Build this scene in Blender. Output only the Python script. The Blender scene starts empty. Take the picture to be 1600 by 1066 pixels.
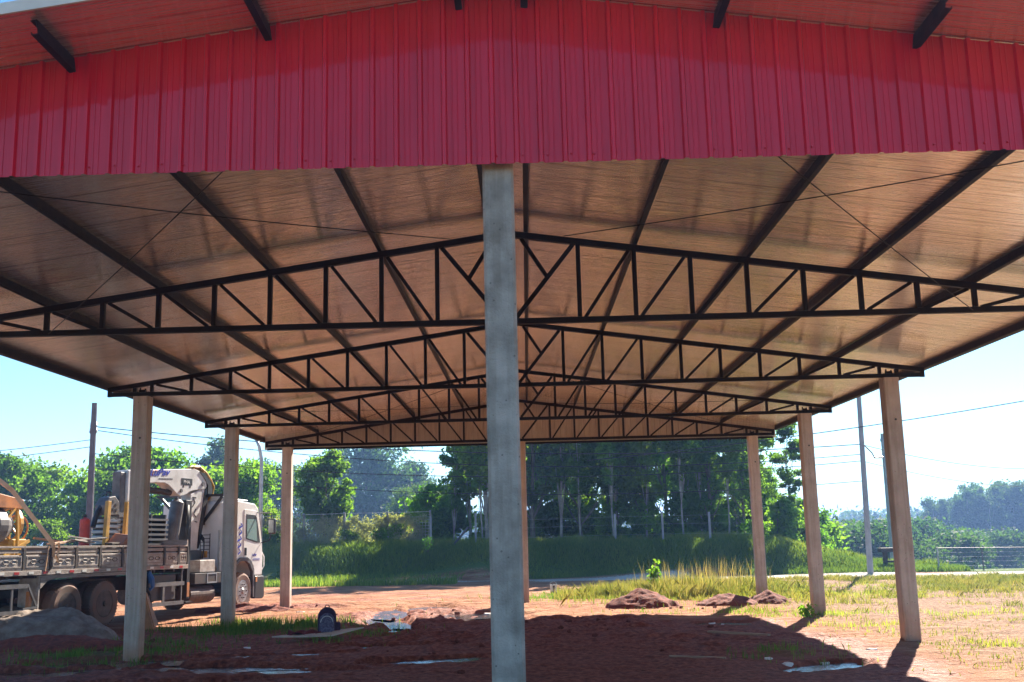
import bpy, math, random
import numpy as np
from mathutils import Vector, Matrix
random.seed(7)
rad = math.radians
scene = bpy.context.scene
COL = scene.collection

# ------------------------------------------------------------------ camera
cam_d = bpy.data.cameras.new('camera'); cam = bpy.data.objects.new('camera', cam_d); COL.objects.link(cam)
CX, CZ, YAW, PITCH, ROLL, FPX = 0.1848, 2.2327, -0.0101, 0.1773, -0.0237, 1658.55
_f = Vector((math.sin(YAW)*math.cos(PITCH), math.cos(YAW)*math.cos(PITCH), math.sin(PITCH)))
_r = Vector((math.cos(YAW), -math.sin(YAW), 0)); _u = _r.cross(_f)
_r2 = _r*math.cos(ROLL) + _u*math.sin(ROLL); _u2 = _u*math.cos(ROLL) - _r*math.sin(ROLL)
cam.matrix_world = Matrix(((_r2.x, _u2.x, -_f.x, CX), (_r2.y, _u2.y, -_f.y, 0), (_r2.z, _u2.z, -_f.z, CZ), (0, 0, 0, 1)))
cam_d.sensor_width = 36; cam_d.lens = FPX*36/1600; cam_d.clip_start = 0.05; cam_d.clip_end = 6000
scene.camera = cam
scene.render.resolution_x = 1024; scene.render.resolution_y = 682

# ------------------------------------------------------------------ sky, sun, exposure
SUN_EL, SUN_AZ = rad(36), math.atan2(.38, .925)          # azimuth from +Y towards +X
world = bpy.data.worlds.new("World"); scene.world = world; world.use_nodes = True
wn = world.node_tree.nodes; wl = world.node_tree.links; wn.clear()
wo = wn.new('ShaderNodeOutputWorld'); bg = wn.new('ShaderNodeBackground'); sky = wn.new('ShaderNodeTexSky')
sky.sky_type = 'NISHITA'; sky.sun_disc = False; sky.sun_elevation = SUN_EL; sky.sun_rotation = SUN_AZ
sky.air_density = 1.0; sky.dust_density = 0.15; sky.ozone_density = 2.2; sky.altitude = 300
bg.inputs['Strength'].default_value = 0.046
wt = wn.new('ShaderNodeMix'); wt.data_type = 'RGBA'; wt.blend_type = 'MULTIPLY'; wt.inputs[0].default_value = 1; wt.inputs[7].default_value = (.74, .96, 1.04, 1)
wh = wn.new('ShaderNodeHueSaturation'); wh.inputs['Saturation'].default_value = 1.12
wl.new(sky.outputs[0], wh.inputs['Color']); wl.new(wh.outputs[0], wt.inputs[6]); wl.new(wt.outputs[2], bg.inputs[0]); wl.new(bg.outputs[0], wo.inputs[0])
sd = bpy.data.lights.new('sun', 'SUN'); sd.energy = 4.4; sd.angle = rad(0.55); sd.color = (1.0, .90, .76)
sun = bpy.data.objects.new('sun', sd); COL.objects.link(sun)
sv = Vector((math.sin(SUN_AZ)*math.cos(SUN_EL), math.cos(SUN_AZ)*math.cos(SUN_EL), math.sin(SUN_EL)))
sun.rotation_euler = sv.to_track_quat('Z', 'Y').to_euler(); sun.location = (20, 60, 60)
vs = scene.view_settings; vs.view_transform = 'Standard'; vs.look = 'None'; vs.gamma = 1; vs.use_curve_mapping = False
vs.exposure = 2.3
scene.cycles.use_denoising = True
scene.cycles.max_bounces = 8; scene.cycles.diffuse_bounces = 5; scene.cycles.glossy_bounces = 4
scene.cycles.volume_bounces = 0; scene.cycles.sample_clamp_indirect = 8

# ------------------------------------------------------------------ materials
def nmat(name):
    m = bpy.data.materials.new(name); m.use_nodes = True
    nt = m.node_tree; return m, nt, nt.nodes['Principled BSDF']
def noise(nt, scale, detail=4, coord='Object', rough=.55, stretch=None):
    tc = nt.nodes.new('ShaderNodeTexCoord'); n = nt.nodes.new('ShaderNodeTexNoise')
    n.inputs['Scale'].default_value = scale; n.inputs['Detail'].default_value = detail; n.inputs['Roughness'].default_value = rough
    src = tc.outputs[coord]
    if stretch:
        mp = nt.nodes.new('ShaderNodeMapping'); mp.inputs['Scale'].default_value = stretch
        nt.links.new(src, mp.inputs[0]); src = mp.outputs[0]
    nt.links.new(src, n.inputs['Vector']); return n
def ramp(nt, fac, stops):
    r = nt.nodes.new('ShaderNodeValToRGB'); e = r.color_ramp.elements
    while len(e) < len(stops): e.new(.5)
    for el, (p, c) in zip(e, stops): el.position = p; el.color = (*c, 1) if len(c) == 3 else c
    nt.links.new(fac, r.inputs[0]); return r
def mixc(nt, fac, a, b, mode='MIX'):
    m = nt.nodes.new('ShaderNodeMix'); m.data_type = 'RGBA'; m.blend_type = mode
    for i, v in ((0, fac), (6, a), (7, b)):
        if hasattr(v, 'links'): nt.links.new(v, m.inputs[i])
        elif i == 0: m.inputs[0].default_value = v
        else: m.inputs[i].default_value = (*v, 1)
    return m.outputs[2]
def math_(nt, op, a, b=0.0, clamp=False):
    m = nt.nodes.new('ShaderNodeMath'); m.operation = op; m.use_clamp = clamp
    for i, v in enumerate((a, b)):
        if hasattr(v, 'links'): nt.links.new(v, m.inputs[i])
        else: m.inputs[i].default_value = v
    return m.outputs[0]
def bump(nt, bs, h, strength, dist=.01):
    b = nt.nodes.new('ShaderNodeBump'); b.inputs['Strength'].default_value = strength; b.inputs['Distance'].default_value = dist
    nt.links.new(h, b.inputs['Height']); nt.links.new(b.outputs[0], bs.inputs['Normal']); return b
def simple(name, c1, c2=None, scale=6, rough=.6, metal=0, bmp=.0, bscale=30, lo=.35, hi=.65, rvar=.0, spec=.5, coord='Object', stretch=None):
    m, nt, bs = nmat(name); c2 = c2 or tuple(v*.75 for v in c1)
    n = noise(nt, scale, 5, coord, .6, stretch)
    nt.links.new(ramp(nt, n.outputs[0], [(lo, c2), (hi, c1)]).outputs[0], bs.inputs['Base Color'])
    bs.inputs['Roughness'].default_value = rough; bs.inputs['Metallic'].default_value = metal
    bs.inputs['Specular IOR Level'].default_value = spec
    if rvar:
        r = nt.nodes.new('ShaderNodeMapRange'); r.inputs[3].default_value = rough-rvar; r.inputs[4].default_value = rough+rvar
        nt.links.new(n.outputs[0], r.inputs[0]); nt.links.new(r.outputs[0], bs.inputs['Roughness'])
    if bmp:
        b = noise(nt, bscale, 4, coord); bump(nt, bs, b.outputs[0], bmp, .02)
    return m

M = {}
M['steel'] = simple('dark_steel', (.006, .007, .011), (.013, .008, .006), 9, .55, 0, .05, 60, .4, .7, .1, spec=.2)
M['galv'] = simple('galvanised', (.42, .43, .44), (.3, .31, .32), 4, .45, .7)
M['concrete'] = simple('concrete_grey', (.48, .455, .405), (.27, .255, .22), 4.5, .85, 0, .6, 60, .32, .66)
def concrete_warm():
    m, nt, bs = nmat('concrete_bounce_lit')
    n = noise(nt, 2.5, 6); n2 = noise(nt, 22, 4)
    c = ramp(nt, n.outputs[0], [(.3, (.40, .33, .28)), (.7, (.53, .45, .39))]).outputs[0]  # base colour carries the orange light bounced off the soil
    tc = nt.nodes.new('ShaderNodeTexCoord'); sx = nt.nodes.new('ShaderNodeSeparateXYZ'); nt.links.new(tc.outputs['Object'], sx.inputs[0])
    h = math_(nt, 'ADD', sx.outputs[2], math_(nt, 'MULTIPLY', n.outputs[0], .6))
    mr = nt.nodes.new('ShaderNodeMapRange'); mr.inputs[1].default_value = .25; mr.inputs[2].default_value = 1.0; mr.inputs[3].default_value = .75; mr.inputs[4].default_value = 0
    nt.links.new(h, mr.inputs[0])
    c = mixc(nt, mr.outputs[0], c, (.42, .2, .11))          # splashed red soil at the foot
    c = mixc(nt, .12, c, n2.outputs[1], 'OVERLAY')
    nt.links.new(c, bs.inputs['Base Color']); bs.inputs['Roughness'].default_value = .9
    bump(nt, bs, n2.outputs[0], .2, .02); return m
def pores(m, sc=16):
    nt = m.node_tree; bs = nt.nodes['Principled BSDF']; tc = nt.nodes.new('ShaderNodeTexCoord'); v = nt.nodes.new('ShaderNodeTexVoronoi'); v.inputs['Scale'].default_value = sc
    nt.links.new(tc.outputs['Object'], v.inputs['Vector']); th = math_(nt, 'LESS_THAN', v.outputs['Distance'], .13)
    n = noise(nt, 5, 2); th = math_(nt, 'MULTIPLY', th, math_(nt, 'GREATER_THAN', n.outputs[0], .5))
    st = noise(nt, 1, 4, 'Object', .6, (14, 14, .8)); stc = ramp(nt, st.outputs[0], [(.42, (.8, .79, .76)), (.55, (1, 1, 1))]).outputs[0]
    l = bs.inputs['Base Color'].links[0].from_socket; c = mixc(nt, .8, l, stc, 'MULTIPLY'); nt.links.new(mixc(nt, math_(nt, 'MULTIPLY', th, .6), c, (.08, .075, .065)), bs.inputs['Base Color'])
pores(M['concrete'])
M['concrete_bounce_lit'] = concrete_warm()
pores(M['concrete_bounce_lit'], 13)
def red_paint():
    m, nt, bs = nmat('red_sheet_paint')
    n = noise(nt, 1.6, 4, 'Object', .5, (6, 1, .6))
    nt.links.new(ramp(nt, n.outputs[0], [(.3, (.50, .001, .016)), (.7, (.62, .003, .025))]).outputs[0], bs.inputs['Base Color'])
    bs.inputs['Roughness'].default_value = .35; bs.inputs['Coat Weight'].default_value = .6; bs.inputs['Coat Roughness'].default_value = .04
    bs.inputs['Specular IOR Level'].default_value = .25
    b = noise(nt, 1, 5, 'Object', .65, (22, 1, .5)); bump(nt, bs, b.outputs[0], .38, .008)
    return m
M['red'] = red_paint()
def foil():
    m, nt, bs = nmat('roof_underside_film')
    a = noise(nt, 1, 3, 'Object', .55, (.45, 9, .45)); b = noise(nt, 1, 4, 'Object', .6, (.9, 26, .9)); c = noise(nt, 1.1, 3)
    tc = nt.nodes.new('ShaderNodeTexCoord'); sx = nt.nodes.new('ShaderNodeSeparateXYZ'); nt.links.new(tc.outputs['Object'], sx.inputs[0])
    lap = math_(nt, 'PINGPONG', sx.outputs[1], .5)
    lap = math_(nt, 'LESS_THAN', lap, .012)
    rib = math_(nt, 'SINE', math_(nt, 'MULTIPLY', sx.outputs[1], 2*math.pi/.125))
    amp = nt.nodes.new('ShaderNodeMapRange'); amp.inputs[1].default_value = .46; amp.inputs[2].default_value = .64; nt.links.new(c.outputs[0], amp.inputs[0])
    h = math_(nt, 'ADD', math_(nt, 'MULTIPLY', a.outputs[0], 1.0), math_(nt, 'MULTIPLY', b.outputs[0], .85))
    h = math_(nt, 'ADD', h, math_(nt, 'MULTIPLY', math_(nt, 'MULTIPLY', rib, .05), amp.outputs[0]))
    h = math_(nt, 'SUBTRACT', h, math_(nt, 'MULTIPLY', lap, .25))
    bump(nt, bs, h, .55, .022)
    col = ramp(nt, b.outputs[0], [(.34, (.62, .50, .44)), (.42, (.93, .82, .74)), (.6, (.98, .88, .80))]).outputs[0]
    col = mixc(nt, lap, col, (.34, .29, .26))
    nt.links.new(col, bs.inputs['Base Color'])
    bs.inputs['Metallic'].default_value = .72
    rr = nt.nodes.new('ShaderNodeMapRange'); rr.inputs[3].default_value = .10; rr.inputs[4].default_value = .30
    nt.links.new(c.outputs[0], rr.inputs[0]); nt.links.new(rr.outputs[0], bs.inputs['Roughness'])
    return m
M['foil'] = foil()
M['roof_top'] = simple('roof_top_white', (.7, .7, .68), (.6, .6, .58), 2, .5, .2)
M['flash'] = simple('cream_flashing', (.72, .72, .64), (.62, .62, .55), 3, .45)
M['back_sheet'] = simple('bare_sheet', (.66, .61, .54), (.55, .5, .44), 3, .45, .25, stretch=(8, 1, 1))
M['wire'] = simple('wire_black', (.03, .03, .035), None, 3, .6)
M['white_paint'] = simple('white_vehicle_paint', (.78, .78, .77), (.68, .66, .63), 1.5, .28, 0)
M['crane_white'] = simple('crane_white_paint', (.72, .73, .73), (.52, .51, .49), 2.2, .42, 0, .05, 30)
M['black_paint'] = simple('black_paint', (.018, .019, .022), (.04, .033, .03), 4, .45)
M['chassis'] = simple('chassis_black', (.025, .027, .032), (.07, .045, .035), 3, .6)
M['grey_cyl'] = simple('dusty_steel', (.16, .15, .15), (.1, .09, .09), 4, .5, .3)
M['tyre'] = simple('dusty_rubber', (.17, .125, .105), (.2, .10, .065), 3, .85, 0, .2, 40)
M['rim'] = simple('dirty_rim', (.13, .085, .07), (.05, .035, .03), 6, .6, .2)
M['rim_clean'] = simple('alu_rim', (.5, .5, .5), (.3, .28, .27), 6, .4, .7)
M['bedwood'] = simple('weathered_bed_side', (.42, .36, .33), (.22, .175, .15), 3, .8, 0, .3, 30, .3, .7, stretch=(1, 1, 9))
M['bedpaint'] = simple('chalky_bed_panel', (.46, .43, .41), (.27, .22, .19), 5, .7, 0, .2, 20)
M['redrefl'] = simple('red_reflector', (.5, .02, .02), None, 5, .3)
M['whiterefl'] = simple('white_reflector', (.75, .73, .7), None, 5, .3)
M['orange'] = simple('orange_paint', (.5, .2, .06), (.3, .12, .05), 4, .5)
M['yellow'] = simple('yellow_paint', (.6, .34, .05), (.36, .2, .05), 4, .5)
M['redpaint'] = simple('red_paint', (.55, .05, .03), (.35, .04, .03), 4, .5)
M['strap'] = simple('strap_orange', (.8, .5, .3), (.68, .38, .2), 8, .8)
M['rope_blue'] = simple('tarp_blue', (.03, .12, .35), None, 6, .7)
M['wood'] = simple('rough_wood', (.42, .27, .17), (.22, .13, .08), 4, .8, 0, .3, 20, .3, .7, stretch=(1, 1, 8))
M['darkwood'] = simple('dark_wood', (.06, .04, .03), (.03, .022, .02), 4, .8)
M['pole_con'] = simple('pole_concrete', (.3, .31, .33), (.22, .23, .25), 2, .9, 0, .2, 20)
M['pole_wood'] = simple('pole_wood', (.12, .11, .12), (.08, .07, .07), 3, .9)
M['blue_text'] = simple('blue_lettering', (.02, .03, .42), None, 5, .4)
M['fab_purple'] = simple('bag_fabric', (.14, .13, .2), (.06, .05, .1), 24, .85, lo=.42, hi=.58)
M['fab_dark'] = simple('bag_dark_fabric', (.05, .02, .06), (.03, .015, .03), 9, .9)
M['cloth_red'] = simple('dark_red_cloth', (.14, .02, .02), None, 8, .95)
M['board'] = simple('pale_board', (.5, .45, .38), (.36, .3, .24), 3, .8)
M['card_white'] = simple('white_scrap', (.78, .76, .72), (.6, .57, .52), 6, .8)
M['soil_mound'] = simple('turned_red_soil', (.22, .045, .02), (.09, .018, .009), 9, .95, 0, 1.0, 22)
M['sand'] = simple('grey_sand', (.25, .20, .16), (.13, .085, .06), 4.2, .95, 0, 1.0, 14)
def glass():
    m, nt, bs = nmat('cab_glass'); bs.inputs['Base Color'].default_value = (.3, .45, .44, 1)
    bs.inputs['Roughness'].default_value = .06; bs.inputs['Transmission Weight'].default_value = .3; bs.inputs['IOR'].default_value = 1.2; return m
M['glass'] = glass()
def water():
    m, nt, bs = nmat('muddy_water'); n = noise(nt, .8, 3)
    nt.links.new(ramp(nt, n.outputs[0], [(.35, (.035, .015, .01)), (.65, (.06, .03, .022))]).outputs[0], bs.inputs['Base Color'])
    bs.inputs['Roughness'].default_value = .12; bs.inputs['Specular IOR Level'].default_value = .8
    b = noise(nt, 9, 3); bump(nt, bs, b.outputs[0], .5, .03); return m
M['water'] = water()
def leafmat(name, dark, light, trans=.45, scale=.5, warm=None):
    m, nt, bs = nmat(name); out = nt.nodes['Material Output']
    n = noise(nt, scale, 3); n2 = noise(nt, 5, 2)
    c = ramp(nt, math_(nt, 'ADD', math_(nt, 'MULTIPLY', n.outputs[0], .65), math_(nt, 'MULTIPLY', n2.outputs[0], .35)), [(.38, dark), (.62, light)]).outputs[0]
    oi = nt.nodes.new('ShaderNodeObjectInfo'); hs = nt.nodes.new('ShaderNodeHueSaturation')
    mr = nt.nodes.new('ShaderNodeMapRange'); mr.inputs[3].default_value = .7; mr.inputs[4].default_value = 1.3
    nt.links.new(oi.outputs['Random'], mr.inputs[0]); nt.links.new(mr.outputs[0], hs.inputs['Value'])
    mr2 = nt.nodes.new('ShaderNodeMapRange'); mr2.inputs[3].default_value = .485; mr2.inputs[4].default_value = .515
    nt.links.new(math_(nt, 'FRACT', math_(nt, 'MULTIPLY', oi.outputs['Random'], 7.3)), mr2.inputs[0]); nt.links.new(mr2.outputs[0], hs.inputs['Hue'])
    nt.links.new(c, hs.inputs['Color']); c = hs.outputs[0]
    nt.links.new(c, bs.inputs['Base Color']); bs.inputs['Roughness'].default_value = .7; bs.inputs['Specular IOR Level'].default_value = .12
    tr = nt.nodes.new('ShaderNodeBsdfTranslucent'); mx = nt.nodes.new('ShaderNodeMixShader'); mx.inputs[0].default_value = trans
    tcol = mixc(nt, 1.0, c, (2.9, 3.3, .8), 'MULTIPLY'); nt.links.new(tcol, tr.inputs[0])
    nt.links.new(bs.outputs[0], mx.inputs[1]); nt.links.new(tr.outputs[0], mx.inputs[2]); nt.links.new(mx.outputs[0], out.inputs[0])
    return m
M['leaf'] = leafmat('leaves_green', (.03, .07, .018), (.12, .2, .045), .5)
M['leaf_dark'] = leafmat('leaves_dark', (.045, .08, .016), (.16, .215, .04), .5)
M['leaf_far'] = leafmat('leaves_far', (.018, .042, .02), (.06, .105, .035), .3)
M['leaf_bright'] = leafmat('leaves_bright', (.05, .1, .02), (.11, .18, .04), .45)
M['leaf_vine'] = leafmat('dry_vine_leaves', (.10, .10, .07), (.24, .22, .17), .3)
M['leaf_weed'] = leafmat('weed_leaves', (.08, .16, .03), (.15, .26, .05), .45)
M['bark'] = simple('bark', (.17, .145, .12), (.08, .065, .055), 3, .9, 0, .5, 20)
M['bark_pale'] = simple('pale_bark', (.36, .34, .30), (.2, .18, .16), 3, .9, 0, .3, 20)
def grassmat(name, c0, c1, c2, trans=.4):
    m, nt, bs = nmat(name); out = nt.nodes['Material Output']
    at = nt.nodes.new('ShaderNodeAttribute'); at.attribute_name = 'tone'
    c = ramp(nt, at.outputs['Fac'], [(0, c0), (.5, c1), (1, c2)]).outputs[0]
    nt.links.new(c, bs.inputs['Base Color']); bs.inputs['Roughness'].default_value = .65; bs.inputs['Specular IOR Level'].default_value = .25
    tr = nt.nodes.new('ShaderNodeBsdfTranslucent'); mx = nt.nodes.new('ShaderNodeMixShader'); mx.inputs[0].default_value = trans
    nt.links.new(mixc(nt, 1.0, c, (1.5, 1.5, .8), 'MULTIPLY'), tr.inputs[0])
    nt.links.new(bs.outputs[0], mx.inputs[1]); nt.links.new(tr.outputs[0], mx.inputs[2]); nt.links.new(mx.outputs[0], out.inputs[0]); return m
M['grass'] = grassmat('grass_blades', (.07, .15, .025), (.2, .27, .05), (.40, .34, .11), .5)
M['grass_bank'] = grassmat('bank_grass_blades', (.065, .135, .025), (.14, .215, .035), (.30, .31, .065))
M['grass_dry'] = grassmat('dry_grass_blades', (.10, .14, .03), (.22, .22, .06), (.36, .27, .12))
def groundmat():
    m, nt, bs = nmat('red_ground')
    def att(nm):
        a = nt.nodes.new('ShaderNodeAttribute'); a.attribute_name = nm; return a.outputs['Fac']
    n1 = noise(nt, .7, 6, 'Object', .6); n2 = noise(nt, 9, 5, 'Object', .65); n3 = noise(nt, 45, 3); n4 = noise(nt, 2.3, 5, 'Object', .65, (.35, 1.4, 1))
    dry = ramp(nt, n4.outputs[0], [(.3, (.17, .056, .026)), (.5, (.33, .148, .075)), (.72, (.46, .27, .165))]).outputs[0]
    lot = ramp(nt, n2.outputs[0], [(.3, (.13, .068, .038)), (.5, (.28, .16, .095)), (.68, (.40, .255, .165))]).outputs[0]
    wet_shade_c = ramp(nt, n2.outputs[0], [(.3, (.08, .018, .01)), (.5, (.23, .062, .032)), (.7, (.38, .14, .08))]).outputs[0]  # wet mud colour, also deepens the ground in the roof's shade
    gr = ramp(nt, n2.outputs[0], [(.3, (.06, .075, .02)), (.7, (.17, .16, .05))]).outputs[0]
    rd = ramp(nt, n1.outputs[0], [(.3, (.46, .4, .36)), (.7, (.6, .56, .52))]).outputs[0]
    grn = ramp(nt, n2.outputs[0], [(.3, (.05, .095, .02)), (.7, (.11, .16, .035))]).outputs[0]
    c = mixc(nt, att('lot'), dry, lot)
    def thr(a, soft=.35):
        v = math_(nt, 'ADD', att(a), math_(nt, 'MULTIPLY', math_(nt, 'SUBTRACT', n2.outputs[0], .5), .9))
        mr = nt.nodes.new('ShaderNodeMapRange'); mr.interpolation_type = 'SMOOTHSTEP'; mr.inputs[1].default_value = .5-soft/2; mr.inputs[2].default_value = .5+soft/2
        nt.links.new(v, mr.inputs[0]); return mr.outputs[0]
    c = mixc(nt, thr('grass'), c, gr)
    w = thr('wet_shade', .5)
    c = mixc(nt, w, c, wet_shade_c)
    c = mixc(nt, thr('road', .2), c, rd)
    c = mixc(nt, thr('green', .3), c, grn)
    nt.links.new(c, bs.inputs['Base Color'])
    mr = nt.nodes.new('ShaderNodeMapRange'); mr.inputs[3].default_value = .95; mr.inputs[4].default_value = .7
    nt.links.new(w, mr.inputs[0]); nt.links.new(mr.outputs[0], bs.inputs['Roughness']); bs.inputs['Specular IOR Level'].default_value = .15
    h = math_(nt, 'ADD', math_(nt, 'MULTIPLY', n4.outputs[0], 1.6), math_(nt, 'MULTIPLY', n2.outputs[0], 1.0))
    h = math_(nt, 'ADD', h, math_(nt, 'MULTIPLY', n3.outputs[0], .35))
    bump(nt, bs, h, 1.0, .09); return m
M['ground'] = groundmat()

# ------------------------------------------------------------------ mesh helpers
class MB:
    def __init__(s): s.v = []; s.f = []
    def add(s, vs, fs):
        o = len(s.v); s.v += [tuple(v) for v in vs]; s.f += [tuple(i+o for i in f) for f in fs]; return s
    def box(s, c, d, rot=None):
        x, y, z = d[0]/2, d[1]/2, d[2]/2
        P = [Vector((a*x, b*y, e*z)) for e in (-1, 1) for a, b in ((-1, -1), (1, -1), (1, 1), (-1, 1))]
        if rot is not None: P = [rot @ p for p in P]
        P = [p+Vector(c) for p in P]
        return s.add(P, [(0, 3, 2, 1), (4, 5, 6, 7), (0, 1, 5, 4), (1, 2, 6, 5), (2, 3, 7, 6), (3, 0, 4, 7)])
    def bb(s, x0, x1, y0, y1, z0, z1): return s.box(((x0+x1)/2, (y0+y1)/2, (z0+z1)/2), (x1-x0, y1-y0, z1-z0))
    def bar(s, p0, p1, w, h, up=(0, 0, 1)):
        p0 = Vector(p0); p1 = Vector(p1); d = p1-p0; L = d.length; d.normalize(); up = Vector(up)
        if abs(d.dot(up)) > .99: up = Vector((0, 1, 0))
        sd_ = d.cross(up).normalized(); u = sd_.cross(d)
        return s.box((p0+p1)/2, (w, L, h), Matrix((sd_, d, u)).transposed())
    def tube(s, pts, r, n=8, cap=True):
        pts = [Vector(p) for p in pts]; rr = r if isinstance(r, (list, tuple)) else [r]*len(pts)
        o = len(s.v); prev = None
        for i, p in enumerate(pts):
            d = (pts[min(i+1, len(pts)-1)]-pts[max(i-1, 0)]).normalized()
            a = prev if prev is not None else (Vector((0, 0, 1)) if abs(d.z) < .9 else Vector((1, 0, 0)))
            sd_ = d.cross(a).normalized(); u = sd_.cross(d).normalized(); prev = u
            for k in range(n):
                t = 2*math.pi*k/n; s.v.append(tuple(p+sd_*math.cos(t)*rr[i]+u*math.sin(t)*rr[i]))
        for i in range(len(pts)-1):
            for k in range(n):
                a = o+i*n+k; b = o+i*n+(k+1) % n; s.f.append((a, b, b+n, a+n))
        if cap:
            s.f.append(tuple(o+k for k in range(n))[::-1]); s.f.append(tuple(o+(len(pts)-1)*n+k for k in range(n)))
        return s
    def cyl(s, p0, p1, r, n=20): return s.tube([p0, p1], r, n)
    def prism(s, outline, y0, y1):      # outline in x,z extruded along y
        n = len(outline)
        V = [(x, y0, z) for x, z in outline]+[(x, y1, z) for x, z in outline]
        F = [tuple(range(n)), tuple(range(2*n-1, n-1, -1))]+[(i, i+n, (i+1) % n+n, (i+1) % n) for i in range(n)]
        return s.add(V, F)
    def lathe(s, prof, c, axis='Y', n=28, cap=True):   # prof list (r, h)
        o = len(s.v)
        for r, h in prof:
            for k in range(n):
                t = 2*math.pi*k/n; a, b = r*math.cos(t), r*math.sin(t)
                p = {'Y': (a, h, b), 'Z': (a, b, h), 'X': (h, a, b)}[axis]
                s.v.append((c[0]+p[0], c[1]+p[1], c[2]+p[2]))
        for i in range(len(prof)-1):
            for k in range(n): a = o+i*n+k; b = o+i*n+(k+1) % n; s.f.append((a, b, b+n, a+n))
        if cap: s.f.append(tuple(o+k for k in range(n))[::-1]); s.f.append(tuple(o+(len(prof)-1)*n+k for k in range(n)))
        return s
    def mesh(s, name, mat, smooth=False, recalc=True):
        me = bpy.data.meshes.new(name); me.from_pydata(s.v, [], s.f)
        if recalc:
            import bmesh
            b = bmesh.new(); b.from_mesh(me); bmesh.ops.recalc_face_normals(b, faces=b.faces); b.to_mesh(me); b.free()
        me.materials.append(mat)
        if smooth: me.polygons.foreach_set('use_smooth', [True]*len(me.polygons))
        me.update(); return me
def link(name, me, parent=None, loc=None, rotz=0, bev=0, smooth_ang=False):
    o = bpy.data.objects.new(name, me); COL.objects.link(o)
    if parent: o.parent = parent
    if loc: o.location = loc
    if rotz: o.rotation_euler = (0, 0, rotz)
    if bev:
        b = o.modifiers.new('bevel', 'BEVEL'); b.width = bev; b.segments = 2; b.limit_method = 'ANGLE'; b.angle_limit = rad(40)
    return o
def obj(name, mb, mat, parent=None, bev=0, smooth=False, **k): return link(name, mb.mesh(name, M[mat] if isinstance(mat, str) else mat, smooth), parent, bev=bev, **k)
def empty(name, loc=(0, 0, 0), rotz=0):
    o = bpy.data.objects.new(name, None); o.location = loc; o.rotation_euler = (0, 0, rotz); o.empty_display_size = .2; COL.objects.link(o); return o
def tag(o, label=None, cat=None, group=None, kind=None):
    if label: o['label'] = label
    if cat: o['category'] = cat
    if group: o['group'] = group
    if kind: o['kind'] = kind
    return o
def copy_tree(o, parent=None):
    c = o.copy(); COL.objects.link(c)
    if parent: c.parent = parent
    for ch in [x for x in CH.get(o.name, [])]: copy_tree(ch, c)
    return c
CH = {}
def npmesh(name, V, F, mat, smooth=False, attrs=None):
    me = bpy.data.meshes.new(name); V = np.asarray(V, np.float32); F = np.asarray(F, np.int32); k = F.shape[1]
    me.vertices.add(len(V)); me.vertices.foreach_set('co', V.ravel())
    me.loops.add(F.size); me.loops.foreach_set('vertex_index', F.ravel())
    me.polygons.add(len(F)); me.polygons.foreach_set('loop_start', np.arange(0, F.size, k, dtype=np.int32))
    me.polygons.foreach_set('loop_total', np.full(len(F), k, np.int32))
    if smooth: me.polygons.foreach_set('use_smooth', np.ones(len(F), bool))
    me.update(calc_edges=True)
    for n, a in (attrs or {}).items():
        at = me.attributes.new(n, 'FLOAT', 'POINT'); at.data.foreach_set('value', np.asarray(a, np.float32))
    me.materials.append(mat); return me
def text_mesh(txt, size, mat, extrude=.004, shear=0):
    c = bpy.data.curves.new('txt', 'FONT'); c.body = txt; c.size = size; c.extrude = extrude; c.shear = shear; c.offset = size*.018
    t = bpy.data.objects.new('txt', c); me = bpy.data.meshes.new_from_object(t); me.materials.clear(); me.materials.append(mat)
    bpy.data.objects.remove(t); return me

# ------------------------------------------------------------------ numpy noise
_rs = np.random.RandomState(11); _lat = _rs.rand(256, 256).astype(np.float32)
def vnoise(x, y):
    xi = np.floor(x).astype(int); yi = np.floor(y).astype(int); fx = x-xi; fy = y-yi
    fx = fx*fx*(3-2*fx); fy = fy*fy*(3-2*fy)
    a = _lat[xi % 256, yi % 256]; b = _lat[(xi+1) % 256, yi % 256]; c = _lat[xi % 256, (yi+1) % 256]; d = _lat[(xi+1) % 256, (yi+1) % 256]
    return (a*(1-fx)+b*fx)*(1-fy)+(c*(1-fx)+d*fx)*fy
def fbm(x, y, o=4, s=1.0):
    t = 0; a = .5; q = 0
    for i in range(o): t = t+a*vnoise(x*s+17.3*i, y*s+5.7*i); q += a; a *= .55; s *= 2.03
    return t/q-.5
def ss(a, b, x): t = np.clip((x-a)/(b-a), 0, 1); return t*t*(3-2*t)
def blob(x, y, cx, cy, rx, ry, ang=0):
    c, s_ = math.cos(ang), math.sin(ang); dx = x-cx; dy = y-cy
    u = (dx*c+dy*s_)/rx; v = (-dx*s_+dy*c)/ry; return np.exp(-(u*u+v*v))
# puddle regions: cx, cy, rx, ry, angle, level
PUD = [(-2.9, 33.4, .5, .8, 0), (-3.8, 31.2, .38, 1.5, .1), (-3.45, 28.2, .36, 1.4, .35), (-2.75, 25.9, .3, .6, .3), (-1.35, 30.2, .95, .7, -.3), (-.75, 28.6, .8, .6, .2),
       (-7.5, 20.6, 1.5, .34, .12), (-6.0, 19.5, 1.5, .3, -.08), (-8.7, 19.1, 1.2, .36, .1), (-4.9, 21.3, 1.1, .28, .1), (-4.4, 18.7, 1.1, .24, 0), (-5.6, 17.4, 1.5, .26, .05),
       (4.95, 17.9, .55, .26, .5), (4.7, 26.0, .5, .42, 0), (-1.5, 19.9, .85, .28, .3), (9.3, 18.9, .5, .25, 0), (-7.2, 22.6, .9, .22, .2), (-2.8, 22.4, .8, .2, -.2)]
def yb_(x, y): return y+.17*np.clip(x, -40, 30)
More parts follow.
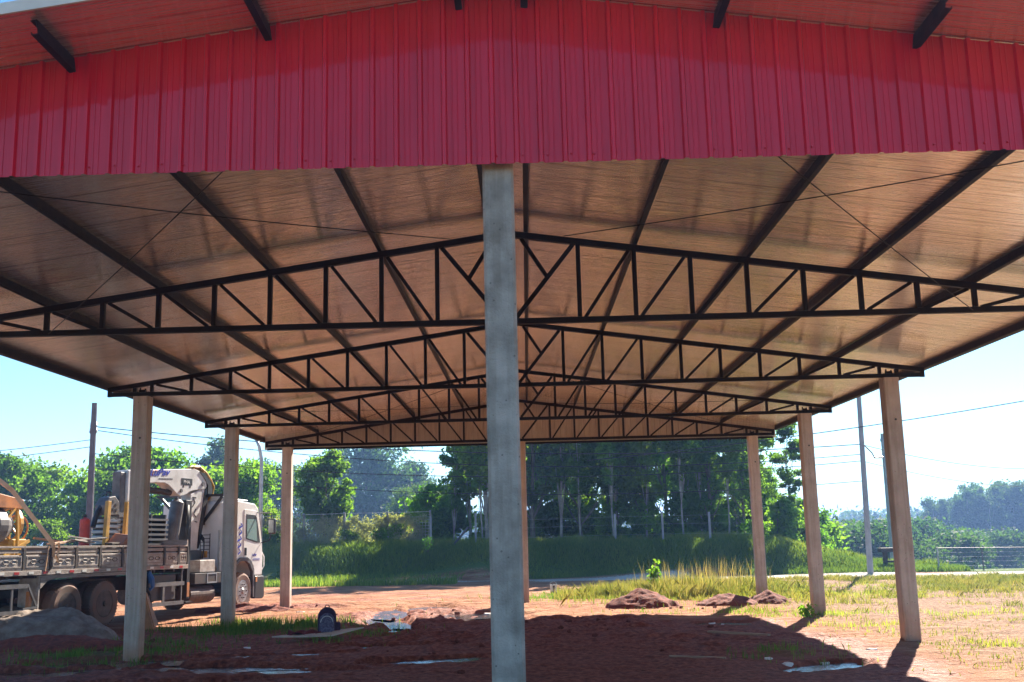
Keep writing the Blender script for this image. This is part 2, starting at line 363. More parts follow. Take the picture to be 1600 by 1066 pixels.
def height(x, y):
    x = np.asarray(x, float); y = np.asarray(y, float); yb = yb_(x, y)
    near = ss(9, 13, y)*(1-ss(44, 48, y)); z = .07*fbm(x, y, 3, .35)+.02*fbm(x, y, 3, 2.2)*near
    # wheel ruts in the track across the rear of the lot
    rt = ss(31, 35, y)*(1-ss(46, 48.2, yb))*(1-ss(0, 4, x)); z = z+rt*(.16*fbm(x*.35+y*.08, y*1.5, 3, 1.0)+.03*fbm(x, y, 3, 4))
    cl = np.maximum.reduce([blob(x, y, -3.0, 29, 3.2, 4.2), blob(x, y, 1.2, 26.3, 2.6, 2.4), .8*blob(x, y, -1.5, 24, 4, 2.5), .8*blob(x, y, -8.2, 35, 3, 1.8), .5*blob(x, y, 3, 22, 4, 3), .6*blob(x, y, -7, 20, 5, 3)])
    cl2 = np.clip(cl*1.4, 0, 1)
    z = z+cl2*(.34*np.abs(fbm(x, y, 4, 1.1))+.17*fbm(x*.7, y*1.3, 4, 3.6))
    z = z+.075*near*fbm(x*.4, y*1.6, 3, 1.6)+.035*near*fbm(x*.8, y*1.2, 3, 6)
    fl = np.zeros_like(z)
    for cx, cy, rx, ry, a in PUD: fl = np.maximum(fl, ss(.22, .42, blob(x, y, cx, cy, rx*1.5, ry*1.5, a)+.6*fbm(x, y, 3, 2.2)))
    z = z*(1-fl)+fl*(-.085+.10*fbm(x, y, 3, 3.0))
    z = z+.10*blob(x, y, -11.5, 25, 2.5, 3)
    z = z*(1-ss(47.5, 48.5, yb)*(1-ss(51.5, 52.2, yb)))
    # bank, plateau, valley
    tp = 1-ss(10.5, 19, x)
    bank = 1.42*tp*ss(52.0, 54.7, yb+.5*fbm(x, y, 3, .5))+.12*fbm(x, y, 3, .8)*ss(52.2, 54, yb)
    z = z+bank
    z = z-ss(53, 112, yb)*9*ss(12, 22, x)-ss(84, 150, y)*10*ss(-12, 2, x)*(1-ss(12, 22, x))-1.2*ss(84, 150, y)*(1-ss(-12, 2, x))
    z = z+ss(210, 330, y)*6*ss(-12, 2, x)
    return z

# ------------------------------------------------------------------ ground sheet
def axis(lo, hi, step, far):
    a = list(np.arange(lo, hi, step)); d = step; v = a[-1]
    while v < far[1]: d *= 1.13; v += d; a.append(v)
    d = step; v = a[0]; b = []
    while v > far[0]: d *= 1.13; v -= d; b.append(v)
    return np.array(b[::-1]+a)
xs = axis(-13, 14, .085, (-1200, 1200)); ys = axis(16, 37, .085, (-120, 1500))
GX, GY = np.meshgrid(xs, ys); fx, fy = GX.ravel(), GY.ravel(); GZ = height(fx, fy)
nx, ny = len(xs), len(ys); idx = np.arange(nx*ny).reshape(ny, nx)
GF = np.stack([idx[:-1, :-1], idx[:-1, 1:], idx[1:, 1:], idx[1:, :-1]], -1).reshape(-1, 4)
yb = yb_(fx, fy)
wet_shade = (1-ss(25.5, 29.5, fy+1.5*fbm(fx, fy, 3, .5)))*.85*(1-ss(5.2, 7.6, fx+1.4*fbm(fx, fy, 3, .6)))  # wet mud, its dark red also painted over the roof's cast shadow
wet_shade = wet_shade*ss(-16, -9, fx)
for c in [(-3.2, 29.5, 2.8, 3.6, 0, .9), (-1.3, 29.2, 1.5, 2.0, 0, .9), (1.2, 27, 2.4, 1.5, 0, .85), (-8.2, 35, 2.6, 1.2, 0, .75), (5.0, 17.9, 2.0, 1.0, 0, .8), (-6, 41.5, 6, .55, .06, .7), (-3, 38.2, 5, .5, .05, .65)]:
    wet_shade = np.maximum(wet_shade, c[5]*np.clip(blob(fx, fy, *c[:5])*1.4, 0, 1))
wet_shade = np.where(fy > 47, 0, wet_shade)
n_a = fbm(fx, fy, 4, .35)
lot = np.clip(ss(5.5, 9, fx)+.4*ss(34, 40, fy)*ss(1, 5, fx), 0, 1)
def grass_density(x, y):
    yb = yb_(x, y); n = fbm(x, y, 4, .45)
    g = .75*ss(6, 9, x)*ss(30, 38, y)*(1-ss(47.0, 47.6, yb))*ss(-.18, .12, n+.1*ss(36, 42, y))
    g = np.maximum(g, .95*blob(x, y, 5.0, 37.5, 3.6, 3.4)); g = np.maximum(g, .5*ss(7.5, 9, x)*(1-ss(30, 34, y))*ss(.0, .16, n)*ss(10, 16, y))
    g = np.maximum(g, .95*np.clip(1.2*blob(x, y, -6.4, 27.2, 1.9, 1.7, .5), 0, 1)); g = np.maximum(g, .9*np.clip(1.3*blob(x, y, -8.4, 22.3, 1.4, 1.8, -.4), 0, 1))
    g = np.maximum(g, .7*blob(x, y, 4.7, 19.3, .8, .9)); g = np.maximum(g, .5*blob(x, y, 7.3, 24.3, 1.1, 1.0)); g = np.maximum(g, .6*blob(x, y, 7.6, 27.6, 1.6, .6))
    g = np.maximum(g, .5*blob(x, y, -4.0, 24.2, 1.2, 1.2)); g = np.maximum(g, .5*blob(x, y, 1.2, 36.5, 1.6, 1.8)); g = np.maximum(g, .45*blob(x, y, 5.2, 29.0, 2.2, .7))
    g = np.maximum(g, .85*ss(46.3, 47.6, yb)*(1-ss(47.9, 48.4, yb))*(1-ss(-6, -3, x)))
    return g
gd = grass_density(fx, fy)
road = np.maximum(ss(48.4, 48.7, yb)*(1-ss(51.3, 51.6, yb))*(.55+.45*ss(2, 8, fx)), 0)
green = np.maximum(ss(51.5, 52.1, yb), .46*(1-ss(1, 3, fy)))  # unseen ground behind the camera gets green, added to tone its bounce light
gmesh = npmesh('ground', np.stack([fx, fy, GZ], -1), GF, M['ground'], True, {'wet_shade': wet_shade*(1-.6*gd), 'lot': lot, 'grass': gd*.8, 'road': road, 'green': green})
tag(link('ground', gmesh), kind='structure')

# puddles: level water in the hollows
for i, (cx, cy, rx, ry, a) in enumerate(PUD):
    n = 40; V = [(0, 0, 0)]
    for k in range(n):
        t = 2*math.pi*k/n; q = 1.45+.15*math.sin(3*t+i)+.15*math.sin(5*t+2*i); u, v = rx*q*math.cos(t), ry*q*math.sin(t)
        V.append((u*math.cos(a)-v*math.sin(a), u*math.sin(a)+v*math.cos(a), 0))
    mb = MB().add(V, [(0, k+1, (k+1) % n+1) for k in range(n)])
    o = obj('puddle', mb, 'water'); o.location = (cx, cy, -.062); tag(o, kind='structure')

# ------------------------------------------------------------------ the steel shed
W, S, Y0, H, A = 7.5, 6.5652, 8.13, 5.0848, 1.3198
YF = [Y0]+[7.9102+i*S for i in range(1, 5)]; SL = .14319
shed = empty('open_shed', (0, 20, 0)); tag(shed, 'open sided steel roofed shed on concrete columns with red metal gable', 'shed')
def sobj(name, mb, mat, parent=shed, **k):
    o = obj(name, mb, mat, parent, **k)
    if parent is shed: o.matrix_parent_inverse = Matrix.Translation((0, -20, 0))
    return o
def zc(x): return H+A-SL*abs(x)       # centre of the top chord
def column(x, y, w, d, h, mat, base=-.4):
    mb = MB(); c = .022
    o8 = [(-w/2+c, -d/2), (w/2-c, -d/2), (w/2, -d/2+c), (w/2, d/2-c), (w/2-c, d/2), (-w/2+c, d/2), (-w/2, d/2-c), (-w/2, -d/2+c)]
    zs = [base]+[h*k/6 for k in range(7)]
    for z in zs: mb.v += [(x+a, y+b, z) for a, b in o8]
    for i in range(len(zs)-1):
        for k in range(8): q = i*8+k; r = i*8+(k+1) % 8; mb.f.append((q, r, r+8, q+8))
    mb.f.append(tuple(range(8))[::-1]); mb.f.append(tuple(range((len(zs)-1)*8, len(zs)*8)))
    return sobj('column', mb, mat)
c0 = column(.02, 8.27, .25, .27, 5.20, 'concrete'); c0['label'] = 'grey concrete column at the middle of the open front'
cb = column(.04, YF[4]+.15, .3, .3, H-.01, 'concrete_bounce_lit')
for i in (1, 2, 3, 4):
    for s in (-1, 1):
        c = column(s*W, YF[i]+.15, .31, .31, H-.01, 'concrete_bounce_lit')
        hx = s*W+.02
        q = MB().cyl((hx, YF[i]-.008, H-.85), (hx, YF[i]+.01, H-.85), .022, 10); ho = sobj('lifting_hole', q, 'black_paint', c); 
        b = MB().box((s*W, YF[i]+.12, H+.1), (.12, .1, .05)); b.cyl((s*W-.05, YF[i]+.12, H+.09), (s*W-.05, YF[i]+.12, H+.17), .015, 6); b.cyl((s*W+.05, YF[i]+.12, H+.09), (s*W+.05, YF[i]+.12, H+.15), .015, 6)
        sobj('anchor_plate', b, 'steel', c)
# trusses: one mesh for chord pair ends, members as sub-parts
def truss(y, H=H):
    yc = y+.15
    t = sobj('truss', MB().bar((-8.18, yc, H+.045), (8.18, yc, H+.045), .08, .078), 'steel')
    L = MB()
    sobj('top_chord', MB().bar((-8.2, yc, zc(8.2)), (0, yc, zc(0)), .08, .088).bar((0, yc+.001, zc(0)), (8.2, yc+.001, zc(8.2)), .08, .088), 'steel', t)
    for s in (-1, 1):
        for k in range(9):
            x = s*(1.0+.79*k)
            if k == 8: x = s*7.33
            sobj('web_strut', MB().bar((x, yc, H+.09), (x, yc, zc(x)-.04), .06, .07, (0, 1, 0)), 'steel', t)
            if k:
                x0 = s*(1.0+.79*(k-1)+.08); x1 = s*(1.0+.79*k-.08) if k < 8 else s*7.24
                # from the top beside the outer strut down to the foot of the inner one
                sobj('diagonal_brace', MB().bar((x1, yc+.002, zc(x1)-.05), (x0, yc+.002, H+.085), .04, .048), 'steel', t)
        sobj('web_strut', MB().bar((s*7.67, yc, H+.09), (s*7.67, yc, zc(7.67)-.05), .07, .08, (0, 1, 0)), 'steel', t)
        sobj('end_plate', MB().bar((s*8.18, yc, H), (s*8.18, yc, zc(8.18)+.04), .08, .06, (0, 1, 0)), 'steel', t)
        sobj('diagonal_brace', MB().bar((s*.93, yc+.002, zc(.93)-.05), (s*.1, yc+.002, H+.09), .05, .06), 'steel', t)
        mx, mz = s*.56, (zc(.93)-.05)*.55+(H+.09)*.45
        sobj('diagonal_brace', MB().bar((s*.2, yc-.002, zc(.2)-.05), (mx, yc-.002, mz), .045, .055), 'steel', t)
    return t
for y in YF[1:]: truss(y)
truss(Y0, 5.25)
# purlins: C sections on top of the trusses
def purlin(x, y0=7.36, y1=34.62, w=.05, h=.12, base=None):
    s = 1 if x > 0 else -1; th = math.atan(SL)*-s; z = zc(x)+.055 if base is None else base
    mb = MB(); R_ = Matrix.Rotation(-th, 3, 'Y')
    for c, d in (((0, 0, h/2), (.006, y1-y0, h)), ((s*w/2, 0, .003), (w-.004, y1-y0, .006)), ((s*w/2, 0, h-.004), (w-.004, y1-y0, .006)), ((s*w, 0, .014), (.005, y1-y0, .02))):
        mb.box(R_ @ Vector(c)+Vector((x, (y0+y1)/2, z)), d, R_)
    return sobj('purlin', mb, 'steel')
for s in (-1, 1):
    for x in (.24, 1.79, 3.38, 4.95, 6.53): purlin(s*x)
    purlin(s*8.28, w=.08, h=.13)
# roof sheets: trapezoidal steel with film-lined underside
YR0, YR1 = 7.215, 34.75
def roof(s):
    und = H+A+.185
    p = sobj('roof_sheet', MB().add([(s*x, y, und-SL*x) for y in (YR0, YR1) for x in (0, 8.55)], [(0, 1, 3, 2)]), 'foil')
    prof = []; y = YR0
    while y < YR1:
        for dy, dz in ((0, .012), (.16, .012), (.185, .045), (.225, .045), (.25, .012)): prof.append((y+dy, dz))
        y += .25
    mb = MB()
    for y, dz in prof: mb.v += [(0, min(y, YR1), und+dz), (s*8.57, min(y, YR1), und-SL*8.57+dz)]
    for i in range(len(prof)-1): mb.f.append((2*i, 2*i+1, 2*i+3, 2*i+2))
    sobj('roof_top_skin', mb, 'roof_top', p)
    e = MB()     # eave edge strip under the scallops
    e.bb(min(s*8.55, s*8.567), max(s*8.55, s*8.567), YR0, YR1, und-SL*8.55-.03, und-SL*8.55+.01); sobj('eave_trim', e, 'steel', p)
    for yy in (YR0-.012, YR1+.012):
        sobj('verge_flashing', MB().bar((0, yy, und+.025), (s*8.57, yy, und+.025-SL*8.57), .018, .09), 'flash', p)
    return p
roof(-1); roof(1)
sobj('ridge_cap', MB().bar((-.01, YR0-.01, H+A+.235), (-.01, YR1+.01, H+A+.235), .5, .012), 'roof_top')
# gable cladding
def gable(y, zb, mat, out, lo=-8.3, hi=8.3, per=.1915):
    mb = MB(); x = lo; top = H+A+.183
    prof = [(0, 0), (.028, 0), (.040, -.03), (.066, -.03), (.078, 0), (.110, 0), (.113, -.004), (.119, -.004), (.122, 0), (.152, 0), (.155, -.004), (.161, -.004), (.164, 0)]
    P = []
    while x < hi:
        P += [(x+a, b) for a, b in prof]; x += per
    P = [(min(a, hi), b) for a, b in P]
    for a, b in P: mb.v += [(a, y+b*out, zb), (a, y+b*out, top-SL*abs(a))]
    for i in range(len(P)-1): mb.f.append((2*i, 2*i+2, 2*i+3, 2*i+1))
    return sobj('gable_cladding', mb, mat)
gb = gable(8.03, 5.10, 'red', 1); gb['label'] = 'glossy red ribbed metal cladding across the front gable'
sc = MB().lathe([(.007, 0), (.009, -.003), (.009, -.008), (.004, -.014)], (0, 0, 0), 'Y', 8).mesh('screw', M['red'])
for k in range(-23, 24):
    o = link('screw', sc, gb); o.matrix_parent_inverse = Matrix.Identity(4); o.location = (-8.3+.1915*(43.5+k)-.012+.02*math.sin(k*7), 8.028, 5.165+.006*math.sin(k*3))
gk = gable(34.52, 5.02, 'back_sheet', -1); gk['label'] = 'bare pale ribbed cladding closing the rear gable'
sobj('gable_rail', MB().bb(-8.2, 8.2, 34.44, 34.50, 5.0, 5.06), 'steel')
# thin brace rods under the sheets
def rod(p, q, r=.0065):
    p, q = Vector(p), Vector(q); pts = [p.lerp(q, t/6)-Vector((0, 0, .05*math.sin(math.pi*t/6))) for t in range(7)]
    return sobj('brace_rod', MB().tube(pts, r, 6), 'steel')
for s in (-1, 1):
    rod((s*.8, YF[1], zc(.8)+.02), (s*6.6, YF[0]+.2, zc(6.6)+.02)); rod((s*6.45, YF[1]+.05, H+.02), (s*1.2, YF[0]+.2, zc(1.2)+.05))
    rod((s*.8, YF[3], zc(.8)+.02), (s*6.6, YF[4], zc(6.6)+.02), .007); rod((s*6.6, YF[3], zc(6.6)), (s*.8, YF[4], zc(.8)), .007)

# ------------------------------------------------------------------ foliage
def leaves(C, n, size, rs, flat=.0, droop=0):
    """C: (k,5) clump centres x,y,z,rx,rz ; n leaves"""
    C = np.asarray(C, float); w = C[:, 3]**1.6; k = rs.choice(len(C), n, p=w/w.sum())
    d = rs.normal(size=(n, 3)); d /= np.linalg.norm(d, axis=1)[:, None]; r = rs.rand(n)**.42*np.where(rs.rand(n) < .3, 1.5, 1.0)
    p = C[k, :3]+d*r[:, None]*np.stack([C[k, 3], C[k, 3], C[k, 4]], -1)
    nrm = rs.normal(size=(n, 3))+d*.7; nrm[:, 2] += flat; nrm /= np.linalg.norm(nrm, axis=1)[:, None]
    t = np.cross(nrm, rs.normal(size=(n, 3))); t /= np.linalg.norm(t, axis=1)[:, None]+1e-6; b = np.cross(nrm, t)
    s = size*(.6+.8*rs.rand(n))[:, None]; fold = nrm*s*.18
    V = np.stack([p-t*s, p+b*s*.55+fold, p+t*s, p-b*s*.55+fold], 1).reshape(-1, 3)
    return V, np.arange(4*n).reshape(-1, 4)
def tree_proto(name, seed, hgt, base, cr, nleaf, lsize, leaf, bark, shape='round', trunk_r=.13, clumps=26, csize=.9, lean=.05, limbs=9):
    rs = np.random.RandomState(seed); T = MB()
    tx, ty = rs.normal(0, lean, 2)*hgt*.5
    pts = [(tx*(t**1.5)+.05*math.sin(t*9+seed), ty*(t**1.5)+.05*math.cos(t*7+seed), hgt*.93*t) for t in np.linspace(0, 1, 9)]
    T.tube(pts, [trunk_r*(1.25 if i == 0 else 1)*(1-.85*i/8) for i in range(9)], 8)
    C = []
    for k in range(clumps):
        u = rs.rand() if shape != 'cone' else rs.rand()**1.5
        z = base+(hgt-base)*u
        if shape == 'round': rr = cr*math.sqrt(max(.08, 1-(2*u-1)**2*.85))
        elif shape == 'col': rr = cr*(.55+.45*math.sin(math.pi*(u*.8+.1)))
        elif shape == 'umbrella': rr = cr*(.35+.65*u) if u < .85 else cr*.6
        else: rr = cr*(1-u*.8)
        a = rs.rand()*6.283; q = rr*(rs.rand()**.5)*.85
        i = min(8, int(u*.8*8)); cxy = pts[i]
        s = csize*(.6+.8*rs.rand())*(.6+.4*rr/cr); C.append((cxy[0]+q*math.cos(a), cxy[1]+q*math.sin(a), z-s*.3, s, s*.7))
        if k < limbs:
            i0 = max(1, int(8*max(.15, (z/hgt-.22)))); s0 = pts[min(i0, 7)]
            e = Vector((C[-1][0], C[-1][1], C[-1][2])); m = Vector(s0).lerp(e, .5)+Vector((0, 0, -.15))
            T.tube([s0, m, e], [trunk_r*.45*(1-.1*i0), trunk_r*.28, trunk_r*.1], 5)
    V, F = leaves(C, nleaf, lsize, rs)
    return T.mesh(name+'_trunk', M[bark], True), npmesh(name+'_crown', V, F, M[leaf])
PT = {}
def proto(key, *a, **k): PT[key] = tree_proto(key, *a, **k)
proto('tallA', 3, 11.5, 3.6, 2.5, 7600, .14, 'leaf_dark', 'bark_pale', 'umbrella', .12, 46, .62, limbs=16)
proto('tallB', 5, 12.5, 2.6, 2.3, 7800, .14, 'leaf_dark', 'bark', 'col', .14, 50, .6, limbs=16)
proto('tallC', 9, 10.5, 2.2, 2.7, 7800, .14, 'leaf', 'bark', 'round', .13, 48, .66, limbs=16)
proto('tallD', 15, 11, 4.0, 1.9, 4600, .14, 'leaf', 'bark_pale', 'umbrella', .085, 34, .55, limbs=14)
proto('sapling', 19, 8.5, 3.5, 1.2, 1500, .12, 'leaf', 'bark_pale', 'umbrella', .055, 22, .4, limbs=10)
proto('dense', 21, 5.6, 1.3, 1.75, 9000, .12, 'leaf', 'bark', 'round', .14, 60, .42)
proto('small', 23, 4.6, .9, 2.1, 6500, .13, 'leaf_bright', 'bark', 'round', .1, 26, .8)
proto('small2', 27, 5.2, .8, 1.9, 6500, .13, 'leaf', 'bark', 'round', .1, 26, .75)
proto('shrub', 31, 2.0, .1, 1.2, 3200, .10, 'leaf_bright', 'bark', 'round', .04, 16, .5)
proto('shrub2', 33, 2.4, .1, 1.3, 3600, .11, 'leaf', 'bark', 'round', .04, 18, .5)
proto('airy', 37, 12, 3.5, 3.2, 5200, .24, 'leaf_far', 'bark', 'round', .2, 17, 1.15)
proto('bigfar', 41, 16, 1.5, 6.2, 22000, .24, 'leaf_far', 'bark', 'round', .3, 48, 2.2)
proto('midfar', 43, 8, .8, 4.2, 16000, .16, 'leaf_far', 'bark', 'round', .2, 34, 1.4)
proto('euc', 47, 17, 3, 4.2, 16000, .22, 'leaf_far', 'bark_pale', 'col', .22, 44, 1.3)
PNAME = {'tallA': 'forest_tree', 'tallB': 'forest_tree', 'tallC': 'forest_tree', 'tallD': 'forest_tree', 'sapling': 'slender_tree', 'dense': 'broadleaf_tree', 'small': 'broadleaf_tree', 'small2': 'broadleaf_tree',
         'shrub': 'shrub', 'shrub2': 'shrub', 'airy': 'broadleaf_tree', 'bigfar': 'broadleaf_tree', 'midfar': 'broadleaf_tree', 'euc': 'eucalyptus_tree'}
def tree(key, x, y, sc=1.0, label='', cat='tree', group=None, rot=None, sz=None, z=None):
    zz = float(height(x, y))-.08 if z is None else z
    r = empty(PNAME[key], (x, y, zz), random.random()*6.28 if rot is None else rot); r.scale = (sc, sc, sz or sc)
    t, c = PT[key]; link('trunk', t, r); link('crown', c, r)
    tag(r, label, cat, group); return r
rs = np.random.RandomState(5)
# the wood on the bank, behind the shed
GW = 'trees of the wood on the bank'
LW = {'tallA': 'tall pale trunked wood tree with high open crown behind the bank', 'tallB': 'tall dark trunked wood tree with narrow leafy crown on the bank',
      'tallC': 'broad green crowned tree in the wood behind the rear columns', 'tallD': 'slender thin stemmed tree in the wood with small high crown'}
k = 0
for row, (yy, n) in enumerate(((59.3, 10), (64.5, 9), (71, 8))):
    for j in range(n):
        x = -2.6+(j+.5)/n*(17.4+row*.8)+rs.uniform(-.6, .6); key = ['tallA', 'tallB', 'tallD', 'tallC'][k % 4] if x < 11 else ['tallC', 'tallD'][k % 2]
        scl = rs.uniform(.85, 1.05)*(1.0 if x < 10.5 else .82 if x < 13.5 else .62); k += 1
        tree(key, x, yy+rs.uniform(-1, 1), scl, LW[key], 'tree', GW)
for j in range(8):
    tree('sapling', -1.6+j*1.9+rs.uniform(-.9, .9), 57.6+rs.uniform(-.5, 1.2), rs.uniform(.8, 1.15), 'slender pale stemmed young tree at the front edge of the wood', 'tree', 'slender young trees at the front of the wood')
t = tree('tallA', -3.1, 62, .78, 'small crowned tree at the left edge of the wood beside the open sky', 'tree', GW)
t = tree('tallD', -3.9, 60.2, .6, 'thin low tree standing left of the wood near the white post', 'tree', GW)
for j in range(17):
    x = -2.4+j*1.12+rs.uniform(-.3, .3); key = 'shrub2' if j % 3 else 'shrub'
    tree(key, x, 60.5+rs.uniform(-2, 5), rs.uniform(.8, 1.25), 'leafy undergrowth shrub between the trunks of the wood', 'shrub', 'undergrowth shrubs in the wood')
# dense tree left and things around the fence
tree('dense', -11.2, 60.5, 1.0, 'dense round dark green tree behind the vine covered fence', 'tree', rot=.4)
for x, y, s, key in ((-7.0, 58.5, .8, 'shrub'), (-6.2, 60.5, 1.05, 'shrub'), (-5.6, 62, 1.3, 'shrub2'), (-14.2, 58.6, .7, 'shrub'), (-4.9, 64, 1.5, 'shrub2'), (-9.6, 58.4, .6, 'shrub')):
    tree(key, x, y, s, 'bright leafy shrub growing by the left fence', 'shrub', 'shrubs by the left fence')
G2 = 'trees beyond the truck'
for i, (x, y, s, key) in enumerate(((-34, 66, 1.15, 'small'), (-30.6, 64, 1.15, 'small2'), (-27.6, 66, 1.1, 'small'), (-24.6, 63, 1.08, 'small'), (-22.6, 66, 1.2, 'small2'), (-20.6, 63.5, 1.05, 'small'),
        (-18.3, 66, 1.18, 'small'), (-16.4, 63, 1.0, 'small2'), (-32, 70, 1.3, 'small'), (-26, 70, 1.3, 'small2'), (-37.5, 64, 1.05, 'small'), (-22, 58, .62, 'small'), (-25.5, 57.5, .55, 'small2'), (-19.3, 57.8, .5, 'small'), (-29, 58, .55, 'small'), (-32.5, 59, .6, 'small2'), (-14.6, 60.5, .55, 'small'))):
    tree(key, x, y, s, 'sunlit bushy green tree in the row beyond the parked truck', 'tree', G2)
tree('airy', -30.5, 108, .92, 'airy open crowned tree rising behind the truck cab', 'tree', rot=1.0)
tree('midfar', -27.5, 116, 1.15, 'hazy far tree left of the dense dark tree', 'tree')
tree('bigfar', -20.5, 138, 1.02, 'tall hazy blue green tree behind the fence', 'tree', rot=.7)
tree('bigfar', -14.2, 142, .72, 'second hazy tree, lower, stepping down towards the sky gap', 'tree', rot=2.5)
tree('midfar', -10.3, 104, .72, 'round hazy tree at the lower end of the far tree slope', 'tree', rot=2.0)
tree('bigfar', -29, 150, .8, 'hazy tree behind the rear left column', 'tree', rot=4.0)
tree('midfar', -7.4, 90, .45, 'low green tree just left of the sky gap', 'tree', rot=1.0)
# right hand side
for x, y, s, key in ((13.6, 58, 1.1, 'shrub2'), (14.6, 60, 1.2, 'shrub'), (15.4, 62, 1.4, 'shrub2'), (16.6, 64, 1.3, 'shrub2'), (15.6, 57.8, .8, 'shrub'), (12.3, 57.3, .7, 'shrub'), (17.6, 67, 1.3, 'shrub2')):
    tree(key, x, y, s, 'green shrub at the right end of the bank', 'shrub', 'shrubs at the right end of the bank')
rs = np.random.RandomState(8)
for j in range(22):
    y = rs.uniform(88, 140); px = 1225+j*(1560-1225)/22+rs.uniform(-8, 8); x = .18+(px-824)/1658*y
    g = float(height(x, y)); top = 2.2+(rs.uniform(-2, 8) if px < 1430 else -12-rs.uniform(0, 12))*y/1658; s = (top-g)/8.4
    tree('midfar', x, y, s*1.05, 'rounded dark tree in the valley right of the wood', 'tree', 'trees in the valley', sz=s)
for px, y, top in ((1445, 185, 787), (1470, 190, 792), (1496, 180, 775), (1512, 186, 767), (1530, 178, 771), (1548, 184, 765), (1566, 180, 769), (1586, 184, 763), (1605, 178, 766), (1625, 180, 768), (1458, 186, 790)):
    x = .18+(px-824)/1658*y; g = float(height(x, y)); s = (2.2+(818-top)/1658*y-g)/16.6
    tree('euc', x, y, s*.85, 'hazy blue eucalyptus on the far right skyline', 'tree', 'eucalyptus on the skyline', sz=s)
# far wood, one mass
def far_wood():
    rs = np.random.RandomState(3); C = []
    for j in range(330):
        y = rs.uniform(290, 430); x = rs.uniform(-75, 230); g = float(height(x, y)); s = rs.uniform(3, 6); C.append((x, y, g+rs.uniform(1.0, 6.5), s, s*.8))
    for j in range(260):
        y = rs.uniform(150, 240); x = rs.uniform(20, 130); g = float(height(x, y)); s = rs.uniform(2.2, 4); C.append((x, y, g+rs.uniform(1.0, 5.5), s, s*.8))
    V, F = leaves(C, 90000, .75, rs)
    tag(link('far_wood', npmesh('far_wood', V, F, M['leaf_far'])), 'hazy distant wood filling the valley horizon', 'wood', kind='stuff')
far_wood()

# grass
def blades(x, y, hgt, wid, tone, rs, lean=.35):
    n = len(x); z = height(x, y)-.01; a = rs.rand(n)*6.283; l = (rs.rand(n)**1.5)*lean*hgt; b = rs.rand(n)*6.283
    wx, wy = np.cos(a)*wid/2, np.sin(a)*wid/2; lx, ly = np.cos(b)*l, np.sin(b)*l
    V = np.stack([np.stack([x-wx, y-wy, z], -1), np.stack([x+wx, y+wy, z], -1), np.stack([x+wx*.7+lx*.35, y+wy*.7+ly*.35, z+hgt*.6], -1), np.stack([x+lx, y+ly, z+hgt], -1), np.stack([x-wx*.7+lx*.35, y-wy*.7+ly*.35, z+hgt*.6], -1)], 1).reshape(-1, 3)
    return V, np.arange(5*n).reshape(-1, 5), np.repeat(tone, 5)
def scatter(n, x0, x1, y0, y1, dens, rs, clump=.0):
    x = rs.uniform(x0, x1, n); y = rs.uniform(y0, y1, n)
    if clump: x = x+clump*np.round(rs.normal(size=n), 1)*.3
    keep = rs.rand(n) < dens(x, y); return x[keep], y[keep]
rs = np.random.RandomState(12)
def patch_noise(x, y, s=2.5): return np.clip(fbm(x, y, 3, s)*4+.5, 0, 1)
x, y = scatter(420000, -11, 13, 14, 40, lambda x, y: grass_density(x, y)**1.3*patch_noise(x, y)*(1-blob(x, y, 5.0, 37.5, 3, 3)*.4), rs)
hg = (.05+.12*rs.rand(len(x)))*(1+.9*blob(x, y, -6.4, 27.2, 2.2, 1.8)); tone = np.clip(.15+.5*ss(3, 8, x)+rs.normal(0, .13, len(x))+.5*fbm(x, y, 3, .9), 0, 1)
V, F, T = blades(x, y, hg, .012+.004*(y/25), tone, rs, .6)
tag(link('grass', npmesh('grass', V, F, M['grass'], attrs={'tone': T})), 'short green and yellowing grass patches on the red soil', 'grass', kind='stuff')
x3, y3 = scatter(160000, 5.5, 26, 13, 36, lambda x, y: .32*ss(5.5, 8.5, x)*np.clip(fbm(x, y, 4, .9)*7-.1, 0, 1), rs)
x, y = scatter(300000, 6, 27, 28, 47.5, lambda x, y: grass_density(x, y)**1.2*patch_noise(x, y, 1.6), rs)
x2, y2 = scatter(190000, 1, 10, 32, 41, lambda x, y: np.clip(1.2*blob(x, y, 5.2, 37.2, 2.9, 2.3), 0, 1)*patch_noise(x, y, 1.8), rs)
h1 = .07+.16*rs.rand(len(x)); h2 = (.16+.5*rs.rand(len(x2))**1.3)*(.35+.8*patch_noise(x2, y2, 1.5))*(.6+.5*blob(x2, y2, 5.6, 37.3, 2.4, 2))
x = np.r_[x, x2, x3]; y = np.r_[y, y2, y3]; hg = np.r_[h1, h2, .03+.07*rs.rand(len(x3))]
tone = np.clip(.45+rs.normal(0, .2, len(x))+.7*fbm(x, y, 3, .7), 0, 1)
V, F, T = blades(x, y, hg, .02, tone, rs, 1.1)
tag(link('dry_grass', npmesh('dry_grass', V, F, M['grass_dry'], attrs={'tone': T})), 'sunlit yellow dry grass over the right hand lot', 'grass', kind='stuff')
